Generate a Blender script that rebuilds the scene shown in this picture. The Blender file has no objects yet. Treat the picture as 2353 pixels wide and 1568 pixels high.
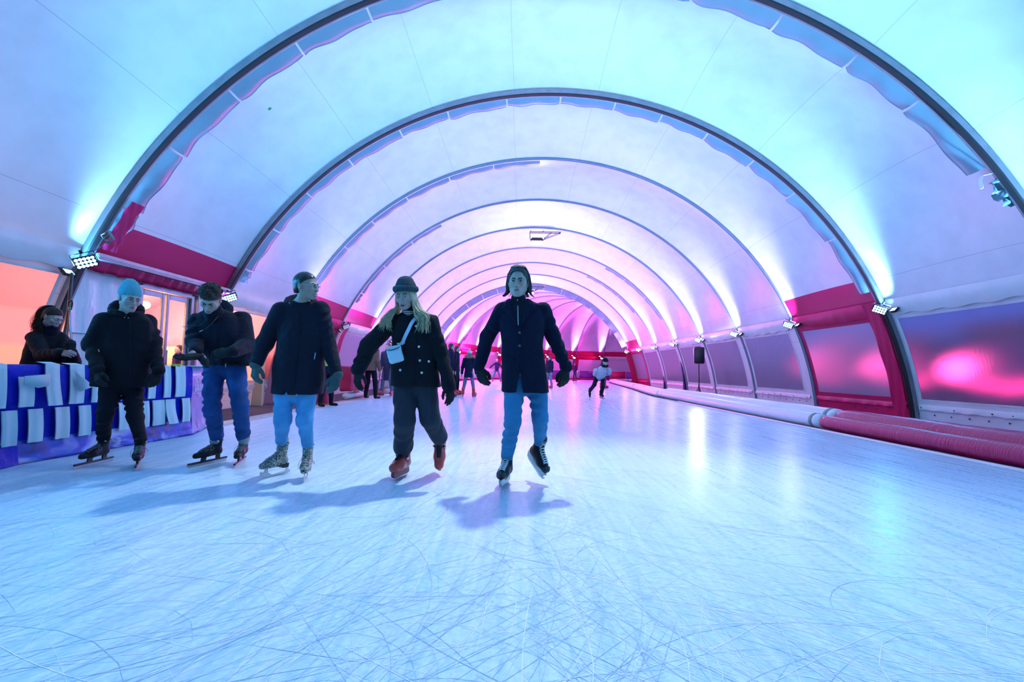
import bpy, bmesh, math, random
import numpy as np
from mathutils import Vector, Matrix
PI = math.pi
sc = bpy.context.scene
C = sc.collection
# ------------------------------------------------------------------ camera
F = 16.0 / 36.0 * 2353.0
cam_d = bpy.data.cameras.new('camera'); cam = bpy.data.objects.new('camera', cam_d); C.objects.link(cam)
cam_d.lens = 16.0; cam_d.sensor_width = 36.0; cam_d.clip_start = 0.05; cam_d.clip_end = 300
cam.location = (0, 0, 1.0)
cam.rotation_euler = (Matrix.Rotation(math.atan(19.9/F), 3, 'Z') @ Matrix.Rotation(PI/2 + math.atan(65.6/F), 3, 'X') @ Matrix.Rotation(math.radians(1.2), 3, 'Z')).to_euler()
sc.camera = cam
# ------------------------------------------------------------------ world: blue dusk outside
W = bpy.data.worlds.new('dusk'); sc.world = W; W.use_nodes = True
W.node_tree.nodes['Background'].inputs[0].default_value = (0.05, 0.085, 0.55, 1)
W.node_tree.nodes['Background'].inputs[1].default_value = 1.0
# ------------------------------------------------------------------ exposure
vs = sc.view_settings
vs.view_transform = 'Standard'; vs.look = 'None'; vs.gamma = 1.0; vs.exposure = 0.12; vs.use_curve_mapping = False
try:
    sc.cycles.use_denoising = True
    sc.cycles.max_bounces = 5; sc.cycles.diffuse_bounces = 3; sc.cycles.glossy_bounces = 2
    sc.cycles.adaptive_threshold = 0.12; sc.cycles.caustics_reflective = False; sc.cycles.caustics_refractive = False
    sc.cycles.transmission_bounces = 4; sc.cycles.transparent_max_bounces = 10
    sc.cycles.sample_clamp_indirect = 4.0
except Exception:
    pass
# lamp colours by place along the tunnel, and lamp powers (W)
CYAN = (0.0, 0.44, 1.0); PINK = (0.85, 0.20, 0.95); HOT = (1.0, 0.03, 0.62)
P_DOWN = 95.0; P_UP = 3000.0; P_APEX = 300.0
def lamp_colour(n):
    if n <= 1: return CYAN
    if n <= 2: return (0.03, 0.42, 1.0)
    if n <= 3: return (0.05, 0.40, 1.0)
    if n <= 6: return (0.36, 0.36, 1.0)
    if n <= 9: return (0.48, 0.31, 1.0)
    return (0.7, 0.26, 1.0)
def up_colour(n):
    if n <= 1: return (0.0, 0.45, 1.0)
    if n <= 2: return (0.09, 0.46, 1.0)
    if n <= 3: return (0.17, 0.42, 1.0)
    if n <= 6: return (0.44, 0.41, 1.0)
    if n <= 9: return (0.62, 0.36, 1.0)
    return (0.75, 0.28, 1.0)
# ------------------------------------------------------------------ helpers
R_cam = cam.rotation_euler.to_matrix()
def at(px, py, Y):
    """point of the place seen at photo pixel (px, py), Y metres down the tunnel"""
    d = R_cam @ Vector(((px - 1176.5)/F, -(py - 784.0)/F, -1.0))
    k = Y / d.y
    return Vector((d.x*k, Y, 1.0 + d.z*k))
rnd = random.Random(7)
def link(o, parent=None):
    C.objects.link(o)
    if parent is not None: o.parent = parent
    return o
def tag(o, label=None, cat=None, group=None, kind=None):
    if label: o['label'] = label
    if cat: o['category'] = cat
    if group: o['group'] = group
    if kind: o['kind'] = kind
    return o
def empty(name, loc, label, cat, group=None, rz=0.0):
    o = bpy.data.objects.new(name, None); o.empty_display_size = 0.1
    o.location = loc; o.rotation_euler = (0, 0, rz); link(o)
    return tag(o, label, cat, group)
def mesh_obj(name, verts, faces, mats, parent=None, smooth=True, fmat=None, loc=None):
    me = bpy.data.meshes.new(name)
    vs_ = np.asarray(verts, dtype=float)
    if parent is not None and loc is None:
        pass
    me.from_pydata([tuple(v) for v in vs_], [], [tuple(int(i) for i in f) for f in faces])
    for m in (mats if isinstance(mats, (list, tuple)) else [mats]): me.materials.append(m)
    if fmat is not None: me.polygons.foreach_set('material_index', list(fmat))
    if smooth: me.polygons.foreach_set('use_smooth', [True]*len(me.polygons))
    me.update()
    o = bpy.data.objects.new(name, me)
    if loc is not None: o.location = loc
    return link(o, parent)
class MB:
    """collects simple solids for one mesh"""
    def __init__(s): s.v = []; s.f = []; s.m = []
    def add(s, v, f, mi=0):
        b = len(s.v); s.v += [tuple(p) for p in v]; s.f += [tuple(i+b for i in q) for q in f]; s.m += [mi]*len(f)
        return s
    def box(s, c, size, M=None, mi=0, bev=0.0):
        x, y, z = (k/2 for k in size)
        if bev <= 0:
            v = [Vector((a*x, b*y, d*z)) for d in (-1, 1) for b in (-1, 1) for a in (-1, 1)]
            f = [(0,2,3,1),(4,5,7,6),(0,1,5,4),(2,6,7,3),(0,4,6,2),(1,3,7,5)]
        else:
            bm = bmesh.new(); bmesh.ops.create_cube(bm, size=1.0)
            bmesh.ops.scale(bm, vec=size, verts=bm.verts)
            bmesh.ops.bevel(bm, geom=bm.edges[:], offset=bev, segments=2, affect='EDGES')
            bm.verts.index_update()
            v = [p.co.copy() for p in bm.verts]; f = [tuple(q.index for q in fc.verts) for fc in bm.faces]; bm.free()
        if M is not None: v = [M @ p for p in v]
        c = Vector(c)
        return s.add([p + c for p in v], f, mi)
    def tube(s, pts, r, n=8, mi=0, cap=True, flat=1.0, up=None):
        pts = [Vector(p) for p in pts]; N = len(pts)
        rr = r if isinstance(r, (list, tuple)) else [r]*N
        v = []; f = []; side = None
        for i, p in enumerate(pts):
            t = (pts[min(i+1, N-1)] - pts[max(i-1, 0)])
            if t.length < 1e-9: t = Vector((0, 0, 1))
            t.normalize()
            if side is None:
                a = Vector(up) if up is not None else (Vector((0, 0, 1)) if abs(t.z) < .9 else Vector((1, 0, 0)))
                side = t.cross(a).normalized()
            else:
                side = (side - t*side.dot(t)).normalized()
            w = t.cross(side)
            for k in range(n):
                an = 2*PI*k/n
                v.append(p + side*(math.cos(an)*rr[i]) + w*(math.sin(an)*rr[i]*flat))
        for i in range(N-1):
            for k in range(n):
                f.append((i*n+k, i*n+(k+1) % n, (i+1)*n+(k+1) % n, (i+1)*n+k))
        if cap:
            f.append(tuple(range(n))[::-1]); f.append(tuple((N-1)*n+k for k in range(n)))
        return s.add(v, f, mi)
    def grid(s, P, mi=0, closed=False):
        """P[i][j] points"""
        n = len(P); m = len(P[0]); v = [p for row in P for p in row]
        f = [(i*m+j, i*m+(j+1) % m, (i+1)*m+(j+1) % m, (i+1)*m+j) for i in range(n-1) for j in range(m if closed else m-1)]
        return s.add(v, f, mi)
    def sphere(s, c, r, n=12, mi=0, M=None):
        r = (r, r, r) if isinstance(r, (int, float)) else r
        P = []
        for i in range(n+1):
            th = PI*i/n
            P.append([Vector((math.sin(th)*math.cos(2*PI*j/(2*n))*r[0], math.sin(th)*math.sin(2*PI*j/(2*n))*r[1], math.cos(th)*r[2])) for j in range(2*n)])
        if M is not None: P = [[M @ p for p in row] for row in P]
        c = Vector(c)
        return s.grid([[p + c for p in row] for row in P], mi, closed=True)
    def build(s, name, mats, parent=None, smooth=True, loc=None):
        return mesh_obj(name, s.v, s.f, mats, parent, smooth, s.m, loc)
def shade_auto(o, ang=40):
    me = o.data
    bm = bmesh.new(); bm.from_mesh(me)
    for e in bm.edges:
        e.smooth = not (len(e.link_faces) == 2 and e.calc_face_angle(0) > math.radians(ang))
    bm.to_mesh(me); bm.free()
    return o
# ------------------------------------------------------------------ materials
MATS = {}
def mat(name, col, rough=0.6, metal=0.0, spec=0.5, var=0.0, vscale=8.0, bump=0.0, bscale=40.0, bdist=0.01, emit=None, estr=0.0, sheen=0.0, coat=0.0, stretch=None, trans=0.0, fold=0.0):
    if name in MATS: return MATS[name]
    m = bpy.data.materials.new(name); m.use_nodes = True; nt = m.node_tree; N = nt.nodes; L = nt.links
    b = N['Principled BSDF']
    b.inputs['Base Color'].default_value = (*col, 1); b.inputs['Roughness'].default_value = rough
    b.inputs['Metallic'].default_value = metal; b.inputs['Specular IOR Level'].default_value = spec
    if sheen: b.inputs['Sheen Weight'].default_value = sheen
    if coat: b.inputs['Coat Weight'].default_value = coat; b.inputs['Coat Roughness'].default_value = 0.15
    if trans: b.inputs['Transmission Weight'].default_value = trans
    if emit: b.inputs['Emission Color'].default_value = (*emit, 1); b.inputs['Emission Strength'].default_value = estr
    if var or bump:
        tc = N.new('ShaderNodeTexCoord'); mp = N.new('ShaderNodeMapping'); L.new(tc.outputs['Object'], mp.inputs[0])
        if stretch: mp.inputs['Scale'].default_value = stretch
    if var:
        n1 = N.new('ShaderNodeTexNoise'); n1.inputs['Scale'].default_value = vscale; n1.inputs['Detail'].default_value = 5
        L.new(mp.outputs[0], n1.inputs['Vector'])
        cr = N.new('ShaderNodeValToRGB'); L.new(n1.outputs[0], cr.inputs[0])
        cr.color_ramp.elements[0].position = .3; cr.color_ramp.elements[1].position = .7
        cr.color_ramp.elements[0].color = (*[max(0, c*(1-var)) for c in col], 1)
        cr.color_ramp.elements[1].color = (*[min(1, c*(1+var)) for c in col], 1)
        L.new(cr.outputs[0], b.inputs['Base Color'])
    if bump:
        n2 = N.new('ShaderNodeTexNoise'); n2.inputs['Scale'].default_value = bscale; n2.inputs['Detail'].default_value = 4
        L.new(mp.outputs[0], n2.inputs['Vector'])
        bp = N.new('ShaderNodeBump'); bp.inputs['Strength'].default_value = bump; bp.inputs['Distance'].default_value = bdist
        L.new(n2.outputs[0], bp.inputs['Height']); L.new(bp.outputs[0], b.inputs['Normal'])
        if fold:
            n3 = N.new('ShaderNodeTexNoise'); n3.inputs['Scale'].default_value = 9; n3.inputs['Detail'].default_value = 3; n3.inputs['Distortion'].default_value = 1.2; L.new(tc.outputs['Object'], n3.inputs['Vector'])
            b3 = N.new('ShaderNodeBump'); b3.inputs['Strength'].default_value = fold; b3.inputs['Distance'].default_value = .03
            L.new(n3.outputs[0], b3.inputs['Height']); L.new(b3.outputs[0], bp.inputs['Normal'])
    if emit: m.cycles.emission_sampling = 'NONE'
    MATS[name] = m
    return m
def facing(nt, base=.05, k=.6):
    """mirror share of a thin sheet, the same from both sides"""
    lw = nt.nodes.new('ShaderNodeLayerWeight'); lw.inputs[0].default_value = .5
    p = nt.nodes.new('ShaderNodeMath'); p.operation = 'POWER'; nt.links.new(lw.outputs['Facing'], p.inputs[0]); p.inputs[1].default_value = 4.0
    q = nt.nodes.new('ShaderNodeMath'); q.operation = 'MULTIPLY_ADD'; nt.links.new(p.outputs[0], q.inputs[0]); q.inputs[1].default_value = k; q.inputs[2].default_value = base
    return q.outputs[0]
def pane_mat(name, tint, clear=0.25, rough=0.25, dif=.25):
    """cloudy soft PVC window: lets light through, partly see-through, dull gloss"""
    m = bpy.data.materials.new(name); m.use_nodes = True; nt = m.node_tree; N = nt.nodes; L = nt.links
    for n in list(N):
        if n.type != 'OUTPUT_MATERIAL': N.remove(n)
    out = [n for n in N if n.type == 'OUTPUT_MATERIAL'][0]
    tr = N.new('ShaderNodeBsdfTranslucent'); tr.inputs[0].default_value = (*tint, 1)
    rf = N.new('ShaderNodeBsdfRefraction'); rf.inputs['Color'].default_value = (0.95, 0.95, 0.95, 1); rf.inputs['Roughness'].default_value = rough; rf.inputs['IOR'].default_value = 1.12
    gl = N.new('ShaderNodeBsdfGlossy'); gl.inputs['Roughness'].default_value = .22; gl.inputs['Color'].default_value = (.8, .8, .8, 1)
    df = N.new('ShaderNodeBsdfDiffuse'); df.inputs[0].default_value = (*tint, 1)
    tc = N.new('ShaderNodeTexCoord'); mp = N.new('ShaderNodeMapping'); mp.inputs['Scale'].default_value = (14, 14, .35)
    L.new(tc.outputs['Object'], mp.inputs[0])
    nz = N.new('ShaderNodeTexNoise'); nz.inputs['Scale'].default_value = 1.6; nz.inputs['Detail'].default_value = 6; L.new(mp.outputs[0], nz.inputs['Vector'])
    bp = N.new('ShaderNodeBump'); bp.inputs['Strength'].default_value = .10; bp.inputs['Distance'].default_value = .02; L.new(nz.outputs[0], bp.inputs['Height'])
    for q in (rf, gl): L.new(bp.outputs[0], q.inputs['Normal'])
    m1 = N.new('ShaderNodeMixShader'); m1.inputs[0].default_value = dif; L.new(tr.outputs[0], m1.inputs[1]); L.new(df.outputs[0], m1.inputs[2])
    m2 = N.new('ShaderNodeMixShader'); m2.inputs[0].default_value = clear; L.new(m1.outputs[0], m2.inputs[1]); L.new(rf.outputs[0], m2.inputs[2])
    fr = facing(nt)
    m3 = N.new('ShaderNodeMixShader'); L.new(fr, m3.inputs[0]); L.new(m2.outputs[0], m3.inputs[1]); L.new(gl.outputs[0], m3.inputs[2])
    L.new(m3.outputs[0], out.inputs[0])
    MATS[name] = m
    return m
def cloth_pvc(name, col, trans_w=0.12, seams=True, gloss=.35):
    """coated tent fabric: white or red, faint long seams, light creases"""
    m = bpy.data.materials.new(name); m.use_nodes = True; nt = m.node_tree; N = nt.nodes; L = nt.links
    b = N['Principled BSDF']; b.inputs['Roughness'].default_value = gloss; b.inputs['Specular IOR Level'].default_value = .35
    uv = N.new('ShaderNodeUVMap'); uv.uv_map = 'uv'
    sx = N.new('ShaderNodeSeparateXYZ'); L.new(uv.outputs[0], sx.inputs[0])
    # seams along the tunnel at even spacing of the arc coordinate (metres)
    w = N.new('ShaderNodeMath'); w.operation = 'WRAP'; L.new(sx.outputs[0], w.inputs[0]); w.inputs[1].default_value = -1.03; w.inputs[2].default_value = 1.03
    ab = N.new('ShaderNodeMath'); ab.operation = 'ABSOLUTE'; L.new(w.outputs[0], ab.inputs[0])
    lt = N.new('ShaderNodeMath'); lt.operation = 'LESS_THAN'; L.new(ab.outputs[0], lt.inputs[0]); lt.inputs[1].default_value = .006 if seams else -1
    tc = N.new('ShaderNodeTexCoord'); nz = N.new('ShaderNodeTexNoise'); nz.inputs['Scale'].default_value = 2.2; nz.inputs['Detail'].default_value = 4; L.new(tc.outputs['Object'], nz.inputs['Vector'])
    cr = N.new('ShaderNodeValToRGB'); L.new(nz.outputs[0], cr.inputs[0])
    cr.color_ramp.elements[0].position = .25; cr.color_ramp.elements[1].position = .6
    cr.color_ramp.elements[0].color = (*[c*.9 for c in col], 1); cr.color_ramp.elements[1].color = (*col, 1)
    mx = N.new('ShaderNodeMixRGB'); L.new(lt.outputs[0], mx.inputs[0]); L.new(cr.outputs[0], mx.inputs[1]); mx.inputs[2].default_value = (*[c*.72 for c in col], 1)
    L.new(mx.outputs[0], b.inputs['Base Color'])
    n2 = N.new('ShaderNodeTexNoise'); n2.inputs['Scale'].default_value = 1.3; n2.inputs['Detail'].default_value = 3; n2.inputs['Distortion'].default_value = .6; L.new(tc.outputs['Object'], n2.inputs['Vector'])
    bp = N.new('ShaderNodeBump'); bp.inputs['Strength'].default_value = .25; bp.inputs['Distance'].default_value = .05; L.new(n2.outputs[0], bp.inputs['Height']); L.new(bp.outputs[0], b.inputs['Normal'])
    if trans_w:
        out = [n for n in N if n.type == 'OUTPUT_MATERIAL'][0]
        tl = N.new('ShaderNodeBsdfTranslucent'); L.new(mx.outputs[0], tl.inputs[0])
        ms = N.new('ShaderNodeMixShader'); ms.inputs[0].default_value = trans_w
        L.new(b.outputs[0], ms.inputs[1]); L.new(tl.outputs[0], ms.inputs[2]); L.new(ms.outputs[0], out.inputs[0])
    MATS[name] = m
    return m
M_ROOF = cloth_pvc('white_tent_fabric', (.80, .81, .82))
M_RED = cloth_pvc('red_tent_fabric', (.52, .010, .085), .10, False)
M_FLAP_SHADED = cloth_pvc('shaded_flap_fabric', (.19, .31, .37), .15, False)  # white flap fabric with its shade and cyan tint put into the colour
M_HEM = mat('flap_hem', (.16, .22, .30), .6)
M_ALU = mat('aluminium', (.30, .32, .34), .38, .75, var=.12, vscale=5)
M_DARK = mat('dark_channel', (.015, .017, .02), .5)
M_BLACK = mat('black_plastic', (.014, .014, .017), .42, bump=.1, bscale=200, bdist=.001)
M_LED = mat('led_glass', (.9, .95, 1), .2, emit=(.40, .80, 1.0), estr=3)
M_LEDW = mat('warm_lamp_glass', (1, .9, .85), .3, emit=(1, .80, .8), estr=3)
M_LEDP = mat('pink_led_glass', (1, .9, .95), .2, emit=(1.0, .6, .95), estr=3.5)
M_LEDOFF = mat('dim_led_glass', (.5, .6, .75), .2, emit=(.5, .6, 1.0), estr=.6)
# ================================================================== the tent hall
S = 3.6                     # arch spacing
X0, ZC, RB = 0.685, -0.70, 8.57
PVX, PVY, DPH = 12.0, 36.0, math.radians(10.5)
def path(s, x, z):
    """s counts arches; the hall runs straight to arch 10 and then bends right round a pivot"""
    if s <= 10: return Vector((x, s*S, z))
    ph = (s - 10)*DPH; rho = PVX - x
    return Vector((PVX - rho*math.cos(ph), PVY + rho*math.sin(ph), z))
def prof(a, R): return X0 + R*math.cos(a), ZC + R*math.sin(a)
ZE = 2.68
A_E = math.asin((ZE - ZC)/RB)
S_LO, S_HI = -3, 20
def bulge(t): return math.sin(PI*t)**0.8 if 0 < t < 1 else 0.0
def uvset(o, uvs):
    me = o.data; l = me.uv_layers.new(name='uv')
    idx = np.empty(len(me.loops), dtype=np.int32); me.loops.foreach_get('vertex_index', idx)
    l.data.foreach_set('uv', np.asarray(uvs, dtype=np.float32)[idx].ravel())
RED_L = {2, 4, 5, 8} | set(range(10, 20)); RED_R = {3, 9} | {13, 16}
REDW_L = {4, 8, 11, 12, 14, 15, 16, 17}; REDW_R = {3, 9, 13}
# ---- roof skin
v = []; f = []; fm = []; uvs = []
na, nt_ = 72, 12
A_B = math.asin((3.32 - ZC)/RB)                     # top of the coloured band
angs = sorted(set([A_E + (PI - 2*A_E)*i/na for i in range(na+1)] + [A_B, PI - A_B]))
for k in range(S_LO, S_HI):
    base = len(v); cols = len(angs)
    for j in range(nt_+1):
        t = j/nt_
        for a in angs:
            e = min(a - A_E, PI - A_E - a)/math.radians(16); e = max(0, min(1, e)); e = e*e*(3-2*e)
            R = RB + .50*bulge(t)*(.10 + .90*e)
            x, z = prof(a, R); v.append(path(k + t, x, z)); uvs.append((a*RB, (k+t)*S))
    for j in range(nt_):
        for i in range(cols-1):
            am = (angs[i] + angs[i+1])/2
            red = (am < A_B and k in RED_R) or (am > PI - A_B and k in RED_L)
            f.append((base+j*cols+i, base+j*cols+i+1, base+(j+1)*cols+i+1, base+(j+1)*cols+i)); fm.append(1 if red else 0)
roof = mesh_obj('ceiling', v, f, [M_ROOF, M_RED], None, True, fm); uvset(roof, uvs); tag(roof, kind='structure')
# ---- side walls with window openings
def wall_x(side, z, t):
    R = RB + .045*bulge(t)
    dx = math.sqrt(R*R - (z - ZC)**2)
    return X0 + side*dx
ZW0, ZW1 = .52, 2.36
T0, T1 = .15, .945
TL = [0, .05, .1, T0] + [T0 + (T1-T0)*i/8 for i in range(1, 8)] + [T1, .97, 1]
ZL = [-.22, 0, .25, .42, ZW0] + [ZW0 + (ZW1-ZW0)*i/6 for i in range(1, 6)] + [ZW1, 2.5, ZE]
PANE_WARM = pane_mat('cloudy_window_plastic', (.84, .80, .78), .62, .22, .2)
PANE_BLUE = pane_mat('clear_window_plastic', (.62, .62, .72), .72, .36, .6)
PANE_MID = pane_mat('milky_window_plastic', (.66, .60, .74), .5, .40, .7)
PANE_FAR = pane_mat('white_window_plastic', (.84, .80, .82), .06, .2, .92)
win_n = 0
for side, nm in ((-1, 'wall_left'), (1, 'wall_right')):
    v = []; f = []; fm = []; uvs = []
    for k in range(S_LO, S_HI):
        if side < 0 and k == 2: continue            # the doorway bay is built below
        base = len(v); cols = len(TL)
        for z in ZL:
            for t in TL:
                v.append(path(k+t, wall_x(side, z, t), z)); uvs.append((z, (k+t)*S))
        red = k in (REDW_L if side < 0 else REDW_R)
        pv = []; pf = []; idx = {}
        for i in range(len(ZL)-1):
            for j in range(cols-1):
                q = (base+i*cols+j, base+i*cols+j+1, base+(i+1)*cols+j+1, base+(i+1)*cols+j)
                zm = (ZL[i]+ZL[i+1])/2; tm = (TL[j]+TL[j+1])/2
                if ZW0 < zm < ZW1 and T0 < tm < T1:
                    pf.append(q)
                else:
                    f.append(q); fm.append(1 if red else 0)
        win_n += 1
        used = sorted({i for q in pf for i in q}); mp_ = {i: n for n, i in enumerate(used)}
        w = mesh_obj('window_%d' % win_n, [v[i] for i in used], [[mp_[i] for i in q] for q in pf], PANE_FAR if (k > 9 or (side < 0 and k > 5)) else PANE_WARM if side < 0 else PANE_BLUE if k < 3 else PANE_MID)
        tag(w, kind='structure')
        # welded border of the pane and the eyelet flap under it
        fr = MB(); off = -side*.012
        def wp(z, t, o=0.0): return path(k+t, wall_x(side, z, t) + off - side*o, z)
        bd = .035
        rows = [[wp(ZW0-bd, T0 + (T1-T0)*i/8), wp(ZW0, T0 + (T1-T0)*i/8)] for i in range(9)]; fr.grid(rows)
        rows = [[wp(ZW1, T0 + (T1-T0)*i/8), wp(ZW1+bd, T0 + (T1-T0)*i/8)] for i in range(9)]; fr.grid(rows)
        for ta, tb in ((T0-.012, T0), (T1, T1+.012)):
            fr.grid([[wp(ZW0-bd+(ZW1-ZW0+2*bd)*i/8, ta), wp(ZW0-bd+(ZW1-ZW0+2*bd)*i/8, tb)] for i in range(9)])
        mcol = M_RED if red else M_ROOF
        o = fr.build('window_border', mcol, w); uvset(o, [(0.3, 0)]*len(o.data.vertices))
        if k < 10:
            fl = MB(); rr_ = random.Random(k*7+side)
            rows = []
            for i in range(33):
                t = .06 + .91*i/32; wv = .012*rr_.random() + .02*math.sin(i*.9+k)
                rows.append([wp(.40, t, .0), wp(.35, t, .018+abs(wv)), wp(.28 + .01*math.sin(i*1.7), t, .022+abs(wv))])
            fl.grid(rows)
            o = fl.build('eyelet_flap', mcol, w); uvset(o, [(0.3, 0)]*len(o.data.vertices))
            ey = MB()
            for i in range(9):
                t = .1 + .85*i/8
                for zz in (.325, .18):
                    p = wp(zz, t + (.03 if zz < .2 else 0), .03 if zz > .2 else .006); ey.sphere(p, (.012, .016, .016), 5)
            ey.build('eyelets', M_DARK, w)
    o = mesh_obj(nm, v, f, [M_ROOF, M_RED], None, True, fm); uvset(o, uvs); tag(o, kind='structure')
# eave valances hanging over the wall top, one per bay and side
for side in (-1, 1):
    b = MB()
    for k in range(S_LO, S_HI):
        if side < 0 and k == 2: continue
        rows = []; rr_ = random.Random(k*13+side)
        ph = rr_.random()*6
        for i in range(25):
            t = .03 + .94*i/24; sag = .02*math.sin(i*1.3+ph) + .05*bulge(t)
            col = []
            for q, (z, o_) in enumerate(((ZE+.12, .03), (ZE+.02, .07), (ZE-.08, .085 + .012*math.sin(i*2.1+ph)), (ZE-.20 - sag, .05 + .015*math.sin(i*1.7)))):
                R = RB; dx = math.sqrt(R*R - (z-ZC)**2); col.append(path(k+t, X0 + side*(dx - o_), z))
            rows.append(col)
        b.grid(rows, 1 if k in (REDW_L if side < 0 else REDW_R) else 0)
    o = b.build('trim_%d' % (30 if side < 0 else 31), [M_ROOF, M_RED]); uvset(o, [(0.3, 0)]*len(o.data.vertices)); tag(o, kind='structure')
# end wall behind the photographer and at the far end of the bend
for nm, s_ in (('wall_back', S_LO), ('wall_far', S_HI)):
    pts = [path(s_, *prof(PI*i/40, RB)) for i in range(41)]
    pts = [path(s_, X0 + RB, -.22)] + pts + [path(s_, X0 - RB, -.22)]
    o = mesh_obj(nm, pts, [tuple(range(len(pts)))], M_ROOF, smooth=False); uvset(o, [(0.3, 0)]*len(pts)); tag(o, kind='structure')
# ---- arches
FLAPS = {1: [(24, 156)], 2: [(37, 153)], 3: [(26, 154)], 4: [(91, 153)], 5: [(118, 150)], 7: [(33, 62)], 8: [(40, 66)], 10: [(26, 154)], 12: [(90, 150)]}
A_LEG = math.asin((-.22 - ZC)/RB)
def arch(n):
    N_ = 96
    def ring(s, x, z, dy):
        p = path(s, x, z); ph = max(0, s-10)*DPH
        return p + Vector((math.sin(ph)*dy, math.cos(ph)*dy, 0))
    def sweep(sec, mi, b, a0, a1):
        P = []
        for i in range(N_+1):
            a = a0 + (a1 - a0)*i/N_; P.append([ring(n, *prof(a, RB - r_), dy) for r_, dy in sec])
        b.grid(P, mi, closed=True)
    # open aluminium profile with a dark keder slot on the first arches; a fabric-covered seam on the others
    b = MB()
    if n <= 3:
        sweep(((.0, -.075), (.10, -.075), (.115, -.06), (.115, .06), (.10, .075), (.0, .075)), 0, b, A_LEG, PI - A_LEG)
        sweep(((.10, -.076), (.122, -.062), (.122, .022), (.10, .01)), 1, b, A_LEG, PI - A_LEG)
    else:
        sweep(((.0, -.055), (.03, -.05), (.04, -.02), (.04, .02), (.03, .05), (.0, .055)), 2, b, A_LEG, PI - A_LEG)
        sweep(((.03, -.011), (.044, -.008), (.044, .008), (.03, .011)), 1, b, A_LEG, PI - A_LEG)
    o = b.build('trim_%d' % (n + 4), [M_ALU, M_DARK, M_FLAP_SHADED]); shade_auto(o, 30); uvset(o, [(0.3, 0)]*len(o.data.vertices)); tag(o, kind='structure')
    if n in FLAPS:
        fb = MB(); rr_ = random.Random(n*31)
        for a0, a1 in FLAPS[n]:
            seg = 9.0; a = a0
            while a < a1 - 2:
                e = min(a + seg + rr_.uniform(-1, 1.5), a1); ns = 14
                top = []; P = []; H = []
                w0 = .34 + rr_.uniform(-.03, .04); ph = rr_.random()*6
                for i in range(ns+1):
                    u = i/ns; an = math.radians(a + .12 + (e - a - .24)*u)
                    w = w0 + .03*math.sin(u*9+ph) - .05*(abs(u-.5)*2)**6*rr_.random()
                    row = []
                    for q in range(6):
                        h = q/5
                        R = RB - (.115 if n <= 3 else .045) - .05*math.sin(h*2.4) + .02*math.sin(u*11+ph)*h + .05*h*h
                        if n == 10: R = RB - .03 - .42*h
                        x, z = prof(an, R); row.append(ring(n, x, z, .07 + w*h if n != 10 else -.07 + .03*math.sin(u*9+ph)*h))
                    P.append(row)
                    H.append([row[5], row[5] + Vector((0, .018, 0)) + Vector((0, 0, -.004))])
                fb.grid(P, 0); fb.grid(H, 1)
                a = e
        fo = fb.build('seam_flap', [M_FLAP_SHADED, M_HEM], o); uvset(fo, [(0.3, 0)]*len(fo.data.vertices))
    return o
arches = {n: arch(n) for n in range(S_LO, S_HI+1)}
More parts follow.
